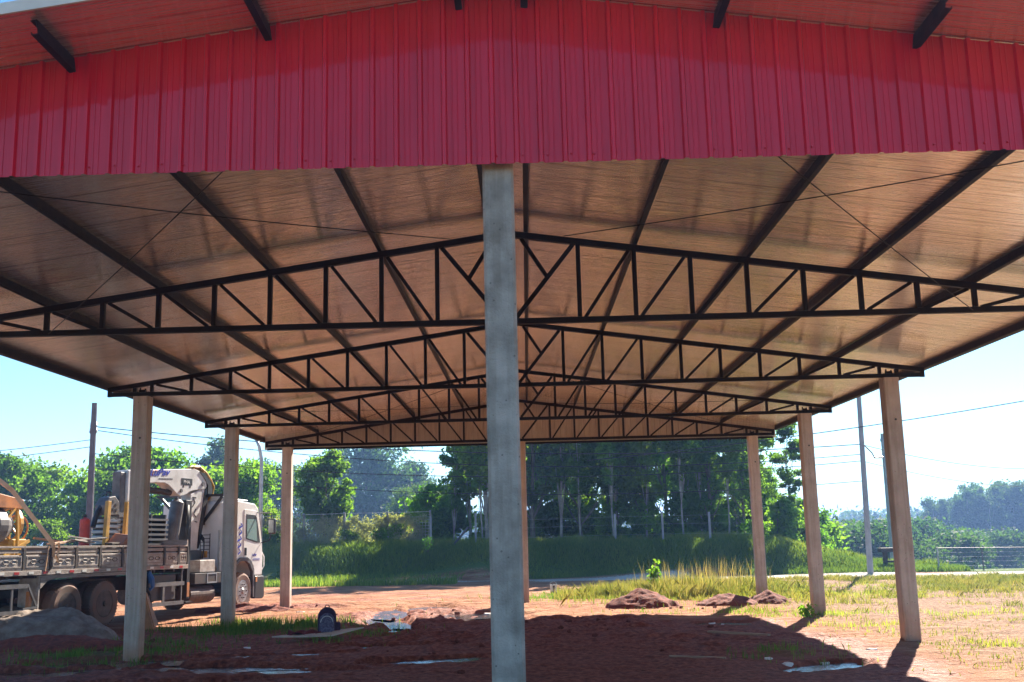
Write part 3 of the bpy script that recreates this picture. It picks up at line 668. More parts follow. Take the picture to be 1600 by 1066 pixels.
# seed stalks
x2, y2 = scatter(900, 3, 8.5, 35, 39, lambda x, y: np.clip(blob(x, y, 6.2, 37.2, 1.5, 1.6), 0, 1), rs)
V, F, T = blades(x2, y2, .5+.8*rs.rand(len(x2)), .014, np.full(len(x2), .9), rs, .35)
tag(link('tall_grass', npmesh('tall_grass', V, F, M['grass_dry'], attrs={'tone': T})), 'tall dry grass stalks in the middle clump', 'grass', kind='stuff')
def bankd(x, y):
    yb = yb_(x, y); return ss(51.7, 52.3, yb)*(1-ss(57, 60, yb))*(1-.65*ss(17, 22, x))
x, y = scatter(330000, -24, 20, 48, 63, bankd, rs); yb = yb_(x, y)
tall = np.clip(1.3*blob(x, y, -12.8, 58.2, 3.4, 1.4)+ .8*ss(54.3, 55.2, yb), 0, 1)*patch_noise(x, y, .8)
hg = (.12+.2*rs.rand(len(x)))*(1+1.1*tall); tone = np.clip(.3+rs.normal(0, .15, len(x))+.5*fbm(x, y, 3, .6)+.35*tall, 0, 1)
V, F, T = blades(x, y, hg, .035, tone, rs, .7)
tag(link('bank_grass', npmesh('bank_grass', V, F, M['grass_bank'], attrs={'tone': T})), 'dark green grass covering the road bank', 'grass', kind='stuff')
x, y = scatter(30000, -22, -3, 47, 54, lambda x, y: ss(46.6, 47.3, yb_(x, y))*(1-ss(47.9, 48.5, yb_(x, y)))+ .5*ss(51.2, 51.6, yb_(x, y))*(1-ss(52, 52.5, yb_(x, y))), rs)
V, F, T = blades(x, y, .12+.28*rs.rand(len(x)), .035, np.clip(.25+rs.normal(0, .2, len(x)), 0, 1), rs, .6)
tag(link('verge_grass', npmesh('verge_grass', V, F, M['grass'], attrs={'tone': T})), 'bright grass fringe along the road verge', 'grass', kind='stuff')

# leafy weed in the clump
def weed(x, y, hgt, seed, n, label, spread=.28, ls=.07):
    rs = np.random.RandomState(seed); z = float(height(x, y)); r = empty('weed_plant', (x, y, z-.02)); C = []; T = MB()
    for k in range(6):
        a = rs.rand()*6.28; q = spread*rs.rand(); e = (q*math.cos(a), q*math.sin(a), hgt*(.6+.4*rs.rand())); T.tube([(0, 0, 0), (e[0]*.5, e[1]*.5, e[2]*.55), e], [.014, .01, .005], 5)
        for u in (.35, .55, .75, .95): C.append((e[0]*u, e[1]*u, e[2]*u, .14*spread/.28, .1))
    V, F = leaves(C, n, ls, rs, 1.0)
    obj('stem', T, 'bark', r); link('foliage', npmesh('weed_leaves', V, F, M['leaf_weed']), r); tag(r, label, 'plant'); return r
weed(4.45, 37.0, 1.2, 4, 330, 'tall leafy green weed standing up from the dry grass clump', .22, .065)
weed(7.0, 27.0, .35, 6, 120, 'small leafy weed beside the foot of a right column', .25, .05)
weed(-4.9, 55.0, .9, 9, 160, 'leafy weed on the face of the dark bank', .4, .07)

# ------------------------------------------------------------------ mounds
def mound(name, x, y, rx, ry, h, mat, seed, label, rough=.28, flat=1.0, ang=0):
    n = 56; V = []; F = []
    for i in range(n+1):
        for j in range(n+1):
            u = -1.35+2.7*i/n; v = -1.35+2.7*j/n; V.append((u*rx, v*ry))
    V = np.array(V); r = np.hypot(V[:, 0]/rx, V[:, 1]/ry); nn = fbm(V[:, 0]+seed*7, V[:, 1]+seed, 4, 1.4/max(rx, .5)); n2 = fbm(V[:, 0]+seed*3, V[:, 1], 4, 5)
    z = h*(np.clip(1-(r+.5*nn), 0, 1)**.8 if flat == 1 else np.clip((1.05-(r+.5*nn))*flat, 0, 1)**.7)*(1+rough*nn*2)+.24*h*n2*(r < 1.15)+.05*fbm(V[:, 0], V[:, 1]+seed, 3, 11)*(r < 1.1)-.06*(r > 1.0)
    c, s_ = math.cos(ang), math.sin(ang); X = V[:, 0]*c-V[:, 1]*s_; Yv = V[:, 0]*s_+V[:, 1]*c
    zg = height(X+x, Yv+y); z = np.where(r > 1.25, -.12, z)
    idx = np.arange((n+1)**2).reshape(n+1, n+1); F = np.stack([idx[:-1, :-1], idx[1:, :-1], idx[1:, 1:], idx[:-1, 1:]], -1).reshape(-1, 4)
    o = link(name, npmesh(name, np.stack([X, Yv, z+zg], -1), F, M[mat], True)); o.location = (x, y, 0); return tag(o, label, 'mound')
mound('soil_mound', 3.45, 31.7, 1.05, .9, .52, 'soil_mound', 2, 'pointed mound of dark red soil in front of the dry grass clump')
mound('soil_mound', 5.9, 31.6, .9, .8, .33, 'soil_mound', 5, 'low red soil heap left of the rear right column')
mound('soil_mound', 7.15, 31.9, .7, .7, .36, 'soil_mound', 8, 'low red soil heap running up to the rear right column')
mound('soil_mound', -8.6, 33.6, 1.6, .7, .22, 'soil_mound', 11, 'spread red soil clods between the left columns', .5)
mound('sand_pile', -11.35, 24.3, 2.2, 1.1, .66, 'sand', 4, 'grey sand pile with flat top in front of the truck wheels', .5, 2.2, .1)
mound('soil_mound', -9.6, 22.9, 2.1, .7, .30, 'soil_mound', 14, 'dark soil spill along the front of the grey sand pile', .4)

# ------------------------------------------------------------------ bag, board, plank, bucket, scraps
bz = float(height(-4.3, 24.1))
bd = MB().add([(-.95, -.3, .05), (-.35, -.38, .045), (.35, -.36, .05), (.95, .35, .15), (.5, .32, .06), (-.5, .25, .05)], [(0, 1, 2, 3, 4, 5)])
bo = obj('ground_board', bd, 'board'); so = bo.modifiers.new('thick', 'SOLIDIFY'); so.thickness = .025; bo.location = (-4.45, 23.95, bz+.06); tag(bo, 'pale flat board lying under the backpack', 'board')
bp = empty('backpack', (-4.28, 24.05, bz+.115), .15); tag(bp, 'purple grey patterned backpack standing upright on the pale board', 'backpack')
def pad(prof, y0, y1, mat, name, parent, bev=.03):
    return obj(name, MB().prism(prof, y0, y1), mat, parent, bev=bev)
dome = lambda w, h, n=12, z0=0: [(-w/2, z0)]+[(w/2*-math.cos(math.pi*k/n), z0+h-w/2+(w/2)*math.sin(math.pi*k/n)) for k in range(n+1)]+[(w/2, z0)]
pad(dome(.40, .58), -.02, .16, 'fab_dark', 'body', bp, .045); fr = pad(dome(.32, .46), -.12, -.02, 'fab_purple', 'front_pocket', bp, .04)
obj('zip', MB().tube([(x*.98, -.125, z) for x, z in dome(.27, .40)[1:-1]], .007, 6), 'whiterefl', fr)
pad([(-.12, .05), (.12, .05), (.13, .22), (-.13, .22)], -.16, -.11, 'fab_purple', 'small_pocket', bp, .02)
obj('side_pocket', MB().lathe([(.02, 0), (.07, .02), (.075, .2), (.06, .22)], (.22, .07, .03), 'Z', 12), 'fab_dark', bp)
obj('carry_loop', MB().tube([(-.05, .1, .57), (-.03, .1, .62), (.03, .1, .62), (.05, .1, .57)], .012, 6), 'fab_dark', bp)
obj('shoulder_strap', MB().tube([(-.12, .16, .5), (-.16, .24, .38), (-.17, .22, .15), (-.15, .15, .06)], .022, 6), 'fab_dark', bp)
cl = MB(); n = 14
for i in range(n+1):
    for j in range(n+1):
        u, v = i/n-.5, j/n-.5; cl.v.append((u*.75, v*.45, .05*math.sin(9*u)*math.cos(7*v)+.06*max(0, .4-abs(v)*1.1)+.02))
cl.f = [(i*(n+1)+j, (i+1)*(n+1)+j, (i+1)*(n+1)+j+1, i*(n+1)+j+1) for i in range(n) for j in range(n)]
co = obj('folded_cloth', cl, 'cloth_red', smooth=True); co.location = (-4.75, 24.05, bz+.12); co.modifiers.new('t', 'SOLIDIFY').thickness = .02
tag(co, 'dark red cloth lying on the board left of the backpack', 'cloth')
def plank(x0, y0, x1, y1, w, t, mat, label, cat='plank', dz=.0):
    z0, z1 = float(height(x0, y0)), float(height(x1, y1)); cx, cy = (x0+x1)/2, (y0+y1)/2; zm = max(z0, z1, float(height(cx, cy)))+t/2+dz
    o = obj('plank', MB().bar((x0-cx, y0-cy, 0), (x1-cx, y1-cy, 0), w, t), mat, bev=.004); o.location = (cx, cy, zm); return tag(o, label, cat)
plank(3.9, 22.9, 4.95, 21.9, .09, .04, 'wood', 'long pale wooden plank lying in the shade to the right')
plank(2.6, 19.2, 3.5, 18.75, .05, .03, 'wood', 'short thin stick lying on the mud right of the front column', 'stick')
plank(-9.2, 24.1, -8.6, 23.75, .06, .03, 'wood', 'pale stick by the sand pile toe', 'stick')
bk = empty('bucket', (1.06, 38.8, float(height(1.06, 38.8))-.01)); tag(bk, 'small battered metal bucket with pale rag on the track beyond the front column', 'bucket')
obj('body', MB().lathe([(.10, 0), (.13, .30), (.138, .31), (.12, .31), (.095, .03)], (0, 0, 0), 'Z', 18), 'rim', bk)
obj('handle', MB().tube([(-.13, 0, .29), (-.11, 0, .40), (0, 0, .46), (.11, 0, .40), (.13, 0, .29)], .009, 6), 'galv', bk)
rg = MB()
for i in range(9):
    for j in range(7): rg.v.append((-.12+.03*i+.006*math.sin(j*2), -.10-.03*math.sin(i)*.5-.02, .34-.045*j+.012*math.sin(i*1.7)))
rg.f = [(i*7+j, (i+1)*7+j, (i+1)*7+j+1, i*7+j+1) for i in range(8) for j in range(6)]
ro = obj('rag', rg, 'card_white', smooth=True); ro.modifiers.new('t', 'SOLIDIFY').thickness = .012; ro.location = (1.06, 38.8, float(height(1.06, 38.8))); tag(ro, 'pale rag hanging over the bucket rim', 'rag')
rs = np.random.RandomState(4)
def scrap(x, y, s, label, mat='card_white', cat='rubble'):
    mb = MB(); n = 7; k = [(.7+.5*rs.rand()) for _ in range(n)]
    top = [(s*k[i]*math.cos(6.283*i/n), s*.7*k[i]*math.sin(6.283*i/n), s*.25*(.6+.6*rs.rand())) for i in range(n)]; bot = [(a*1.1, b*1.1, -.04) for a, b, c in top]
    mb.add(bot+top, [tuple(range(n))[::-1], tuple(range(n, 2*n))]+[(i, (i+1) % n, (i+1) % n+n, i+n) for i in range(n)])
    o = obj('rubble_piece', mb, mat); o.location = (x, y, float(height(x, y))); o.rotation_euler = (0, 0, rs.rand()*6); tag(o, label, cat, 'pale rubble pieces on the soil'); return o
RB = 'pale broken rubble piece lying on the soil near the right columns'
for x, y in ((4.4, 18.2), (4.62, 18.0), (5.35, 18.35), (5.1, 18.5), (4.2, 18.6), (4.75, 26.0), (5.1, 25.8), (4.55, 26.3), (9.4, 20.2), (6.2, 19.5)): scrap(x, y, .05+.06*rs.rand(), RB)
RB2 = 'pale scrap lying on the churned red track left of the front column'
for x, y in ((-6.7, 32.6), (-6.55, 32.5), (-3.9, 33.5), (-2.8, 26.9), (-1.0, 31.0), (-2.2, 22), (-5.6, 22.4)): scrap(x, y, .07+.06*rs.rand(), RB2)
RB3 = 'red soil clod on the ground under the shed'
cm = []
for q in range(4):
    mb = MB(); n = 8
    for a in range(5):
        for b in range(n):
            th = math.pi*a/4; ph = 6.283*b/n; r = 1+.7*(rs.rand()-.5); mb.v.append((r*math.sin(th)*math.cos(ph), r*math.sin(th)*math.sin(ph), .65*r*math.cos(th)))
    mb.f = [(a*n+b, a*n+(b+1) % n, (a+1)*n+(b+1) % n, (a+1)*n+b) for a in range(4) for b in range(n)]; cm.append(mb.mesh('clod', M['soil_mound'], False))
for k in range(150):
    cx, cy, sx, sy = [(-3, 29, 2.4, 3), (1, 26.4, 1.8, 1.5), (-8.3, 34.5, 1.8, 1.2), (0, 22, 5, 3), (-8.8, 23.4, 1.2, .8), (4, 30.6, 1.5, .5)][k % 6]
    x, y = cx+rs.normal()*sx*.6, cy+rs.normal()*sy*.6; s = .02+.05*rs.rand()**2
    o = link('soil_clod', cm[k % 4]); o.location = (x, y, float(height(x, y))+s*.3); o.scale = (s, s, s*.9); o.rotation_euler = (0, 0, rs.rand()*6); tag(o, RB3, 'clod', 'soil clods under the shed')

# ------------------------------------------------------------------ fences, posts, poles, wires
fn = empty('chain_fence', (-9, 57.5, 0)); tag(fn, 'chain link fence on concrete posts along the left bank top', 'fence')
def fpt(x, off=0): y = 56.9-.17*x+off; return x, y, float(height(x, y))
def fobj(n, mb, m, p): o = obj(n, mb, m, p); o.matrix_parent_inverse = p.matrix_basis.inverted(); return o
fx_ = [-19.2, -16.8, -14.4, -12.05, -9.75, -7.35, -5.0]
for x in fx_:
    X, Yy, Z = fpt(x); fobj('post', MB().bb(X-.06, X+.06, Yy-.06, Yy+.06, Z-.3, Z+1.75).bar((X, Yy, Z+1.72), (X, Yy-.25, Z+2.0), .1, .1), 'pole_con', fn)
mb = MB(); xx = np.arange(-19.2, -5.0, .16)
for x in xx: X, Yy, Z = fpt(x); mb.bar((X, Yy, Z), (X, Yy, Z+1.7), .012, .012)
for q in range(11):
    for x0, x1 in zip(fx_[:-1], fx_[1:]):
        a, b = fpt(x0), fpt(x1); mb.bar((a[0], a[1]+.01, a[2]+.1+.16*q), (b[0], b[1]+.01, b[2]+.1+.16*q), .012, .012)
fobj('wire_mesh', mb, 'galv', fn)
mb = MB()
for x0, x1 in zip(fx_[:-1], fx_[1:]):
    a, b = fpt(x0), fpt(x1); mb.bar((a[0], a[1]-.2, a[2]+1.95), (b[0], b[1]-.2, b[2]+1.95), .02, .02)
fobj('barbed_wire', mb, 'galv', fn)
def vine():
    rs = np.random.RandomState(6); C = []
    for k in range(420):
        x = rs.uniform(-19, -5.3); X, Yy, Z = fpt(x); u = rs.rand(); C.append((X, Yy-.05, Z+u*1.72, .22, .22))
    V, F = leaves(C, 26000, .06, rs); Yl = 56.9-.17*V[:, 0]; V[:, 1] = Yl+(V[:, 1]-Yl)*.45-.05
    tag(link('climbing_vine', npmesh('climbing_vine', V, F, M['leaf_vine'])), 'dry grey green vine overgrowing the left fence', 'vine', kind='stuff')
vine()
fr = empty('post_fence', (6, 56, 0)); tag(fr, 'line of thin white posts with wires in front of the wood', 'fence')
px_ = [(-2.5, 1.75), (.1, 1.4), (4.65, 1.55), (7.0, 1.6), (9.3, 1.55), (11.7, 1.45)]
tops = []
for x, h in px_:
    y = 55.6-.17*x; Z = float(height(x, y)); fobj('post', MB().bb(x-.05, x+.05, y-.05, y+.05, Z-.3, Z+h), 'pole_con', fr); tops.append((x, y, Z))
for hh in (.5, 1.0, 1.4):
    mb = MB()
    for a, b in zip(tops[:-1], tops[1:]): mb.bar((a[0], a[1]-.06, a[2]+hh), (b[0], b[1]-.06, b[2]+hh), .006, .006)
    fobj('wire_strand', mb, 'galv', fr)
o = obj('leaning_pole', MB().tube([(0, 0, 0), (1.0, .1, 1.1)], .06, 8), 'pole_wood'); o.location = (-3.9, 56.6, float(height(-3.9, 56.6))+.02); tag(o, 'dark pole leaning low over the fence by the sky gap', 'pole')
# gate on the right beyond the road
gt = empty('pipe_gate', (20, 49, 0)); tag(gt, 'low pipe rail gate frame beyond the road on the right', 'gate')
def rpt(px, y): return .18+(px-824)/1658*y
ga, gb_ = (rpt(1448, 50), 50), (rpt(1584, 49.2), 49.2); zA = float(height(*ga)); zB = float(height(*gb_))
fobj('top_rail', MB().tube([(ga[0], ga[1], 1.02), (gb_[0], gb_[1], .98)], .013, 8), 'grey_cyl', gt)
fobj('post', MB().tube([(ga[0], ga[1], zA-.3), (ga[0], ga[1], 1.05)], .04, 8), 'galv', gt); fobj('post', MB().tube([(gb_[0], gb_[1], zB-.3), (gb_[0], gb_[1], 1.02)], .045, 8), 'pole_wood', gt)
mx = ((ga[0]*.5+gb_[0]*.5), (ga[1]+gb_[1])/2); fobj('post', MB().tube([(mx[0], mx[1], -.5), (mx[0], mx[1], 1.0)], .03, 8), 'pole_wood', gt)
fobj('wire_mesh', (lambda m_: ([m_.bar((ga[0], ga[1], .2*q), (gb_[0], gb_[1], .2*q), .008, .008) for q in range(5)], m_)[1])(MB()), 'galv', gt)
x = rpt(1592, 48.9); o = obj('gate_pillar', MB().bb(-.13, .13, -.13, .13, -.4, .95).bb(-.16, .16, -.16, .16, .95, 1.02), 'pole_con', bev=.015); o.location = (x, 48.9, float(height(x, 48.9))); tag(o, 'stubby grey concrete gate pillar at the far right', 'pillar')
# dark wooden stand
x = rpt(1381, 51); st = empty('wooden_stand', (x, 51, float(height(x, 51)))); tag(st, 'dark wooden stand with board top beside the tall concrete pole', 'stand')
obj('board_top', MB().bb(-.62, .62, -.3, .3, .78, .98), 'darkwood', st, bev=.01)
for a in (-.4, .45):
    obj('leg', MB().bb(a-.09, a+.09, -.1, .1, -.3, .78), 'darkwood', st)
obj('cross_brace', MB().bb(-.31, .36, -.04, .04, .3, .4), 'darkwood', st)

def upole(x, y, top, r0, r1, mat, label, arms=True, lean=0, square=False):
    z = float(height(x, y)); p = empty('utility_pole', (x, y, z)); tag(p, label, 'utility pole')
    obj('shaft', MB().tube([(0, 0, -.3), (lean*.5, 0, (top-z)*.5), (lean, 0, top-z)], [r0, (r0+r1)/2, r1], 12), mat, p, smooth=False)
    if arms:
        for h, w in arms:
            a = obj('crossarm', MB().bb(lean-w/2, lean+w/2, -.05, .05, top-z-h-.05, top-z-h+.05), 'pole_wood', p)
            for q in (-.42, .42): obj('insulator', MB().lathe([(.03, 0), (.05, .03), (.03, .06), (.05, .09), (.02, .13)], (lean+q*w, 0, top-z-h+.05), 'Z', 10), 'galv', a)
    return p
upole(-18.22, 45, 8.06, .17, .11, 'pole_wood', 'dark utility pole rising behind the left part of the truck', [(1.0, .25), (1.25, .3)])
pr = upole(15.35, 48.4, 10.4, .14, .09, 'pole_con', 'tall pale concrete utility pole by the road on the right', [(2.0, .3)], .16)
lz = 6.1-float(height(15.35, 48.4)); la = obj('lamp_arm', MB().tube([(.1, -.1, lz-.35), (.45, -.15, lz-.75), (.55, -.15, lz-.95)], .03, 8), 'galv', pr)
obj('lamp_head', MB().box((.75, -.15, lz-.98), (.42, .14, .08)), 'galv', la, bev=.03)
x = rpt(1379, 74); upole(x, 74, 8.3, .16, .11, 'pole_con', 'second utility pole farther off, half hidden by the front right column', [(.5, .3)])
lp = empty('street_lamp', (-10.75, 44, 0)); tag(lp, 'slim galvanised lamp post behind the truck cab with flat head', 'street lamp')
obj('post', MB().tube([(0, 0, -.2), (0, 0, 3.5), (0, 0, 5.4), (-.1, -.02, 5.95), (-.28, -.05, 6.35)], [.1, .085, .075, .07, .06], 12), 'galv', lp, smooth=True)
obj('lamp_head', MB().box((-.35, -.06, 6.42), (.6, .22, .1)), 'galv', lp, bev=.04)
def cable(p, q, sag, label, r=.02):
    r *= .85
    p, q = Vector(p), Vector(q); pts = [p.lerp(q, t/24)-p-Vector((0, 0, sag*4*(t/24)*(1-t/24))) for t in range(25)]
    o = obj('power_cable', MB().tube(pts, r, 5), 'wire'); o.location = p; return tag(o, label, 'cable', 'overhead cables beyond the shed')
zz = lambda py, hy, y: 2.2+(hy-py)/1658*y
L_ = (-18.2, 45.0); R_ = (15.4, 48.5)
cable((*L_, 7.05), (*R_, 5.75), .75, 'upper overhead cable between the left pole and the right concrete pole', .024)
cable((*L_, 6.9), (*R_, 5.3), 1.0, 'second overhead cable, just under the upper one', .02)
cable((*L_, 5.9), (*R_, 5.0), .85, 'third overhead cable down, crossing the sky gap', .02)
cable((*L_, 5.3), (*R_, 4.1), .85, 'lowest overhead cable, crossing low over the fence', .018)
cable((3.0, 49.0, 5.35), (29.0, 44, 8.35), .35, 'overhead cable climbing to the upper right past the right columns', .024)
cable((*R_, 5.75), (39, 78, 5.9), .5, 'overhead cable running away from the concrete pole to the far right', .022)
cable((*R_, 5.0), (39, 78, 4.6), .5, 'lower overhead cable running away from the concrete pole to the right', .018)
cable((*L_, 6.5), (-45, 50, 6.6), .6, 'overhead cable leaving the left pole towards the left edge', .018)
cable((*L_, 6.2), (-45, 50, 6.1), .6, 'lower overhead cable leaving the left pole towards the left edge', .018)

# ------------------------------------------------------------------ crane truck
TR = empty('crane_truck', (-10.6, 27.0, .12)); TR.rotation_euler = (0, rad(.8), rad(90-14.5)); tag(TR, 'white flatbed truck with knuckle boom crane parked left of the shed', 'truck')
WR = .565
def wheel(x, y, side, dual=False, rim='rim'):
    o = side          # side -1 faces -Y (right side of truck)
    w = .30; yb0 = y
    prof = [(WR*.60, 0), (WR*.86, -.012), (WR*.965, .02), (WR, .06), (WR, w-.06), (WR*.965, w-.02), (WR*.86, w+.01), (WR*.60, w)]
    if side > 0: prof = [(r, -h) for r, h in prof]
    t = obj('wheel', MB().lathe(prof, (x, y, WR), 'Y', 36, False), 'tyre', TR, smooth=True)
    t.data.polygons.foreach_set('use_smooth', [False]*len(t.data.polygons))
    s = -side
    pr_ = [(WR*.60, .004), (WR*.56, .0), (WR*.53, .05), (WR*.46, .14 if dual else .05), (WR*.30, .15 if dual else .02), (WR*.28, .02 if not dual else .06), (WR*.16, 0 if not dual else .04), (WR*.10, -.03)]
    obj('rim', MB().lathe([(r, h*s) for r, h in pr_], (x, y, WR), 'Y', 28), rim, t)
    nb = MB()
    for k in range(10):
        a = 6.283*k/10; r = WR*.37; yy = y+s*(.15 if dual else .02); nb.cyl((x+r*math.cos(a), yy-.05*s, WR+r*math.sin(a)), (x+r*math.cos(a), yy+.02*s, WR+r*math.sin(a)), .018, 6)
    obj('wheel_nuts', nb, 'rim', t)
    if dual: obj('inner_tyre', MB().lathe([(r, h+s*.34) for r, h in prof], (x, y, WR), 'Y', 28, False), 'tyre', t)
    g = MB()
    for k in range(44):
        a = 6.283*(k+.5*0)/44; cx, cz = x+WR*math.cos(a), WR+WR*math.sin(a); g.box((cx, y+s*.15, cz), (.035, .26, .018), Matrix.Rotation(-a+math.pi/2, 3, 'Y'))
    obj('tread', g, 'tyre', t); return t
for sx_ in (0.35, -1.08):
    wheel(sx_, .0, -1, True); wheel(sx_, 2.62, 1, True)
wheel(7.28, .02, -1, False, 'rim_clean'); wheel(7.28, 2.6, 1, False, 'rim_clean')
obj('chassis_rail', MB().bb(-3.9, 8.1, .85, .97, .82, 1.16), 'chassis', TR); obj('chassis_rail', MB().bb(-3.9, 8.1, 1.66, 1.78, .82, 1.16), 'chassis', TR)
for sx_ in (.35, -1.08, 7.28): obj('axle', MB().cyl((sx_, .2, WR), (sx_, 2.42, WR), .09, 12), 'chassis', TR)
cmb = MB()
for q in (-3.6, -2.3, -.35, 1.2, 2.6, 3.9, 5.4): cmb.bb(q-.06, q+.06, .97, 1.66, .86, 1.1)
obj('crossmember', cmb, 'chassis', TR)
# bed
XB0, XB1 = -4.3, 4.02
obj('bed_floor', MB().bb(XB0, XB1, .02, 2.6, 1.40, 1.47), 'bedwood', TR)
sub = MB()
for k in range(18): q = XB0+.25+k*.47; sub.bb(q-.04, q+.04, .06, 2.56, 1.27, 1.395)
obj('bed_bearers', sub, 'chassis', TR)
posts = [-4.3, -3.58, -2.69, -1.79, -.87, .04, .96, 1.9, 2.85, 3.55, 4.02]
for side, yy in ((-1, 0.0), (1, 2.62)):
    for a, b in zip(posts[:-1], posts[1:]):
        if b-a < .6 and side > 0: pass
        a2, b2 = a+.05, b-.05
        p = obj('side_board', MB().bb(a2, b2, yy-.02, yy+.02, 1.46, 1.80), 'bedpaint', TR, bev=.006)
        # raised frame and embossed lozenges on each board
        fr_ = MB(); o_ = yy+side*.02; o2 = yy+side*.032
        y0_, y1_ = min(o_, o2), max(o_, o2)
        fr_.bb(a2+.03, b2-.03, y0_, y1_, 1.755, 1.78).bb(a2+.03, b2-.03, y0_, y1_, 1.52, 1.545).bb(a2+.03, a2+.055, y0_, y1_, 1.545, 1.755).bb(b2-.055, b2-.03, y0_, y1_, 1.545, 1.755)
        obj('raised_frame', fr_, 'bedwood', p)
        mc = (a2+b2)/2; wd = (b2-a2)*.32
        for c_ in (-.5, .5):
            cc = mc+c_*wd*1.05; hx = [(cc-wd*.42, 1.65), (cc-wd*.2, 1.69), (cc+wd*.2, 1.69), (cc+wd*.42, 1.65), (cc+wd*.2, 1.61), (cc-wd*.2, 1.61)]
            em = MB().tube([(u_, o2-.004*side, v_) for u_, v_ in hx+hx[:1]], .008, 5); obj('embossed_lozenge', em, 'rim', p)
        q_ = obj('upper_board', MB().bb(a2, b2, yy-.015, yy+.015, 1.84, 1.92), 'bedwood', TR, bev=.004)
        obj('top_rail', MB().bb(a+.01, b-.01, yy-.03, yy+.03, 1.955, 2.0), 'bedwood', TR, bev=.004)
    for a in posts: obj('stake', MB().bb(a-.04, a+.04, yy-.035+(.002 if side > 0 else -.002), yy+.035, 1.44, 1.96), 'chassis', TR)
    obj('rub_rail', MB().bb(XB0, XB1, yy-.05, yy+.05, 1.34, 1.45), 'bedwood', TR, bev=.006)
    for k, a in enumerate(np.arange(XB0+.35, XB1-.2, .47)):
        obj('reflector', MB().bb(a, a+.16, yy+side*.052-.003, yy+side*.052+.003, 1.37, 1.425), 'redrefl' if k % 2 == 0 else 'whiterefl', TR)
    # mudguard panel with arched lower corners
    md = MB().prism([(-2.08, 1.33), (2.0, 1.33), (2.0, 1.20), (1.4, 1.25), (-1.55, 1.25), (-1.85, 1.20), (-2.08, 1.02)], yy-.015, yy+.015)
    obj('side_skirt', md, 'bedwood', TR)
    obj('mud_flap', MB().bb(-2.12, -2.08, yy-.0+(.0 if side < 0 else -.55), yy+(.55 if side < 0 else 0), .45, 1.33), 'bedpaint', TR)
    obj('underrun_guard', MB().bb(2.2, 3.9, yy-.02, yy+.02, .88, .99).bb(2.3, 3.9, yy-.02, yy+.02, .36, .46).bb(2.85, 2.95, yy-.015, yy+.015, .46, .88).bb(3.75, 3.8, yy-.015, yy+.015, .46, 1.33).bb(2.25, 2.3, yy-.015, yy+.015, .99, 1.33), 'grey_cyl', TR)
    obj('rear_guard', MB().bb(-4.2, -2.5, yy-.02, yy+.02, 1.06, 1.16).bb(-4.2, -2.4, yy-.02, yy+.02, .50, .58).bb(-3.0, -2.95, yy-.015, yy+.015, .58, 1.06).bar((-2.5, yy, 1.16), (-2.15, yy, .62), .03, .05).bar((-2.6, yy, .6), (-2.15, yy, .62), .03, .05), 'grey_cyl', TR)
for y_ in (.35, 2.27): obj('toolbox', MB().bb(2.35, 3.6, y_-.28, y_+.28, .5, 1.2), 'chassis', TR, bev=.02)
obj('headboard', MB().bb(4.04, 4.1, .03, 2.6, 1.42, 2.15), 'bedwood', TR); obj('tailboard', MB().bb(-4.38, -4.34, .03, 2.6, 1.42, 1.96), 'bedwood', TR)
obj('fuel_tank', MB().cyl((4.4, .34, .58), (5.75, .34, .58), .27, 24), 'rim', TR, bev=.02); obj('fuel_tank', MB().cyl((4.4, 2.28, .58), (5.75, 2.28, .58), .27, 24), 'rim', TR, bev=.02)
obj('battery_box', MB().bb(4.9, 5.75, .12, .7, 1.2, 1.56), 'bedpaint', TR, bev=.02); obj('side_locker', MB().bb(4.55, 6.0, .05, .6, .88, 1.18), 'chassis', TR, bev=.01)
obj('steel_rack', MB().bb(5.2, 5.75, .04, .07, .88, .92).bb(5.2, 5.24, .04, .07, .92, 1.14).bb(5.71, 5.75, .04, .07, .92, 1.14).bb(5.2, 5.75, .04, .07, 1.14, 1.18), 'galv', TR)
sl_ = obj('stabiliser_leg', MB().bb(4.08, 4.22, .02, .16, .5, 1.75).bb(4.0, 4.3, -.02, .2, .38, .42), 'black_paint', TR)
obj('leg_stripes', MB().bb(4.09, 4.21, .008, .018, .55, .95), 'orange', sl_)
obj('wheel_chock', MB().bb(-2.4, -2.3, .02, .1, .6, .98), 'orange', TR)
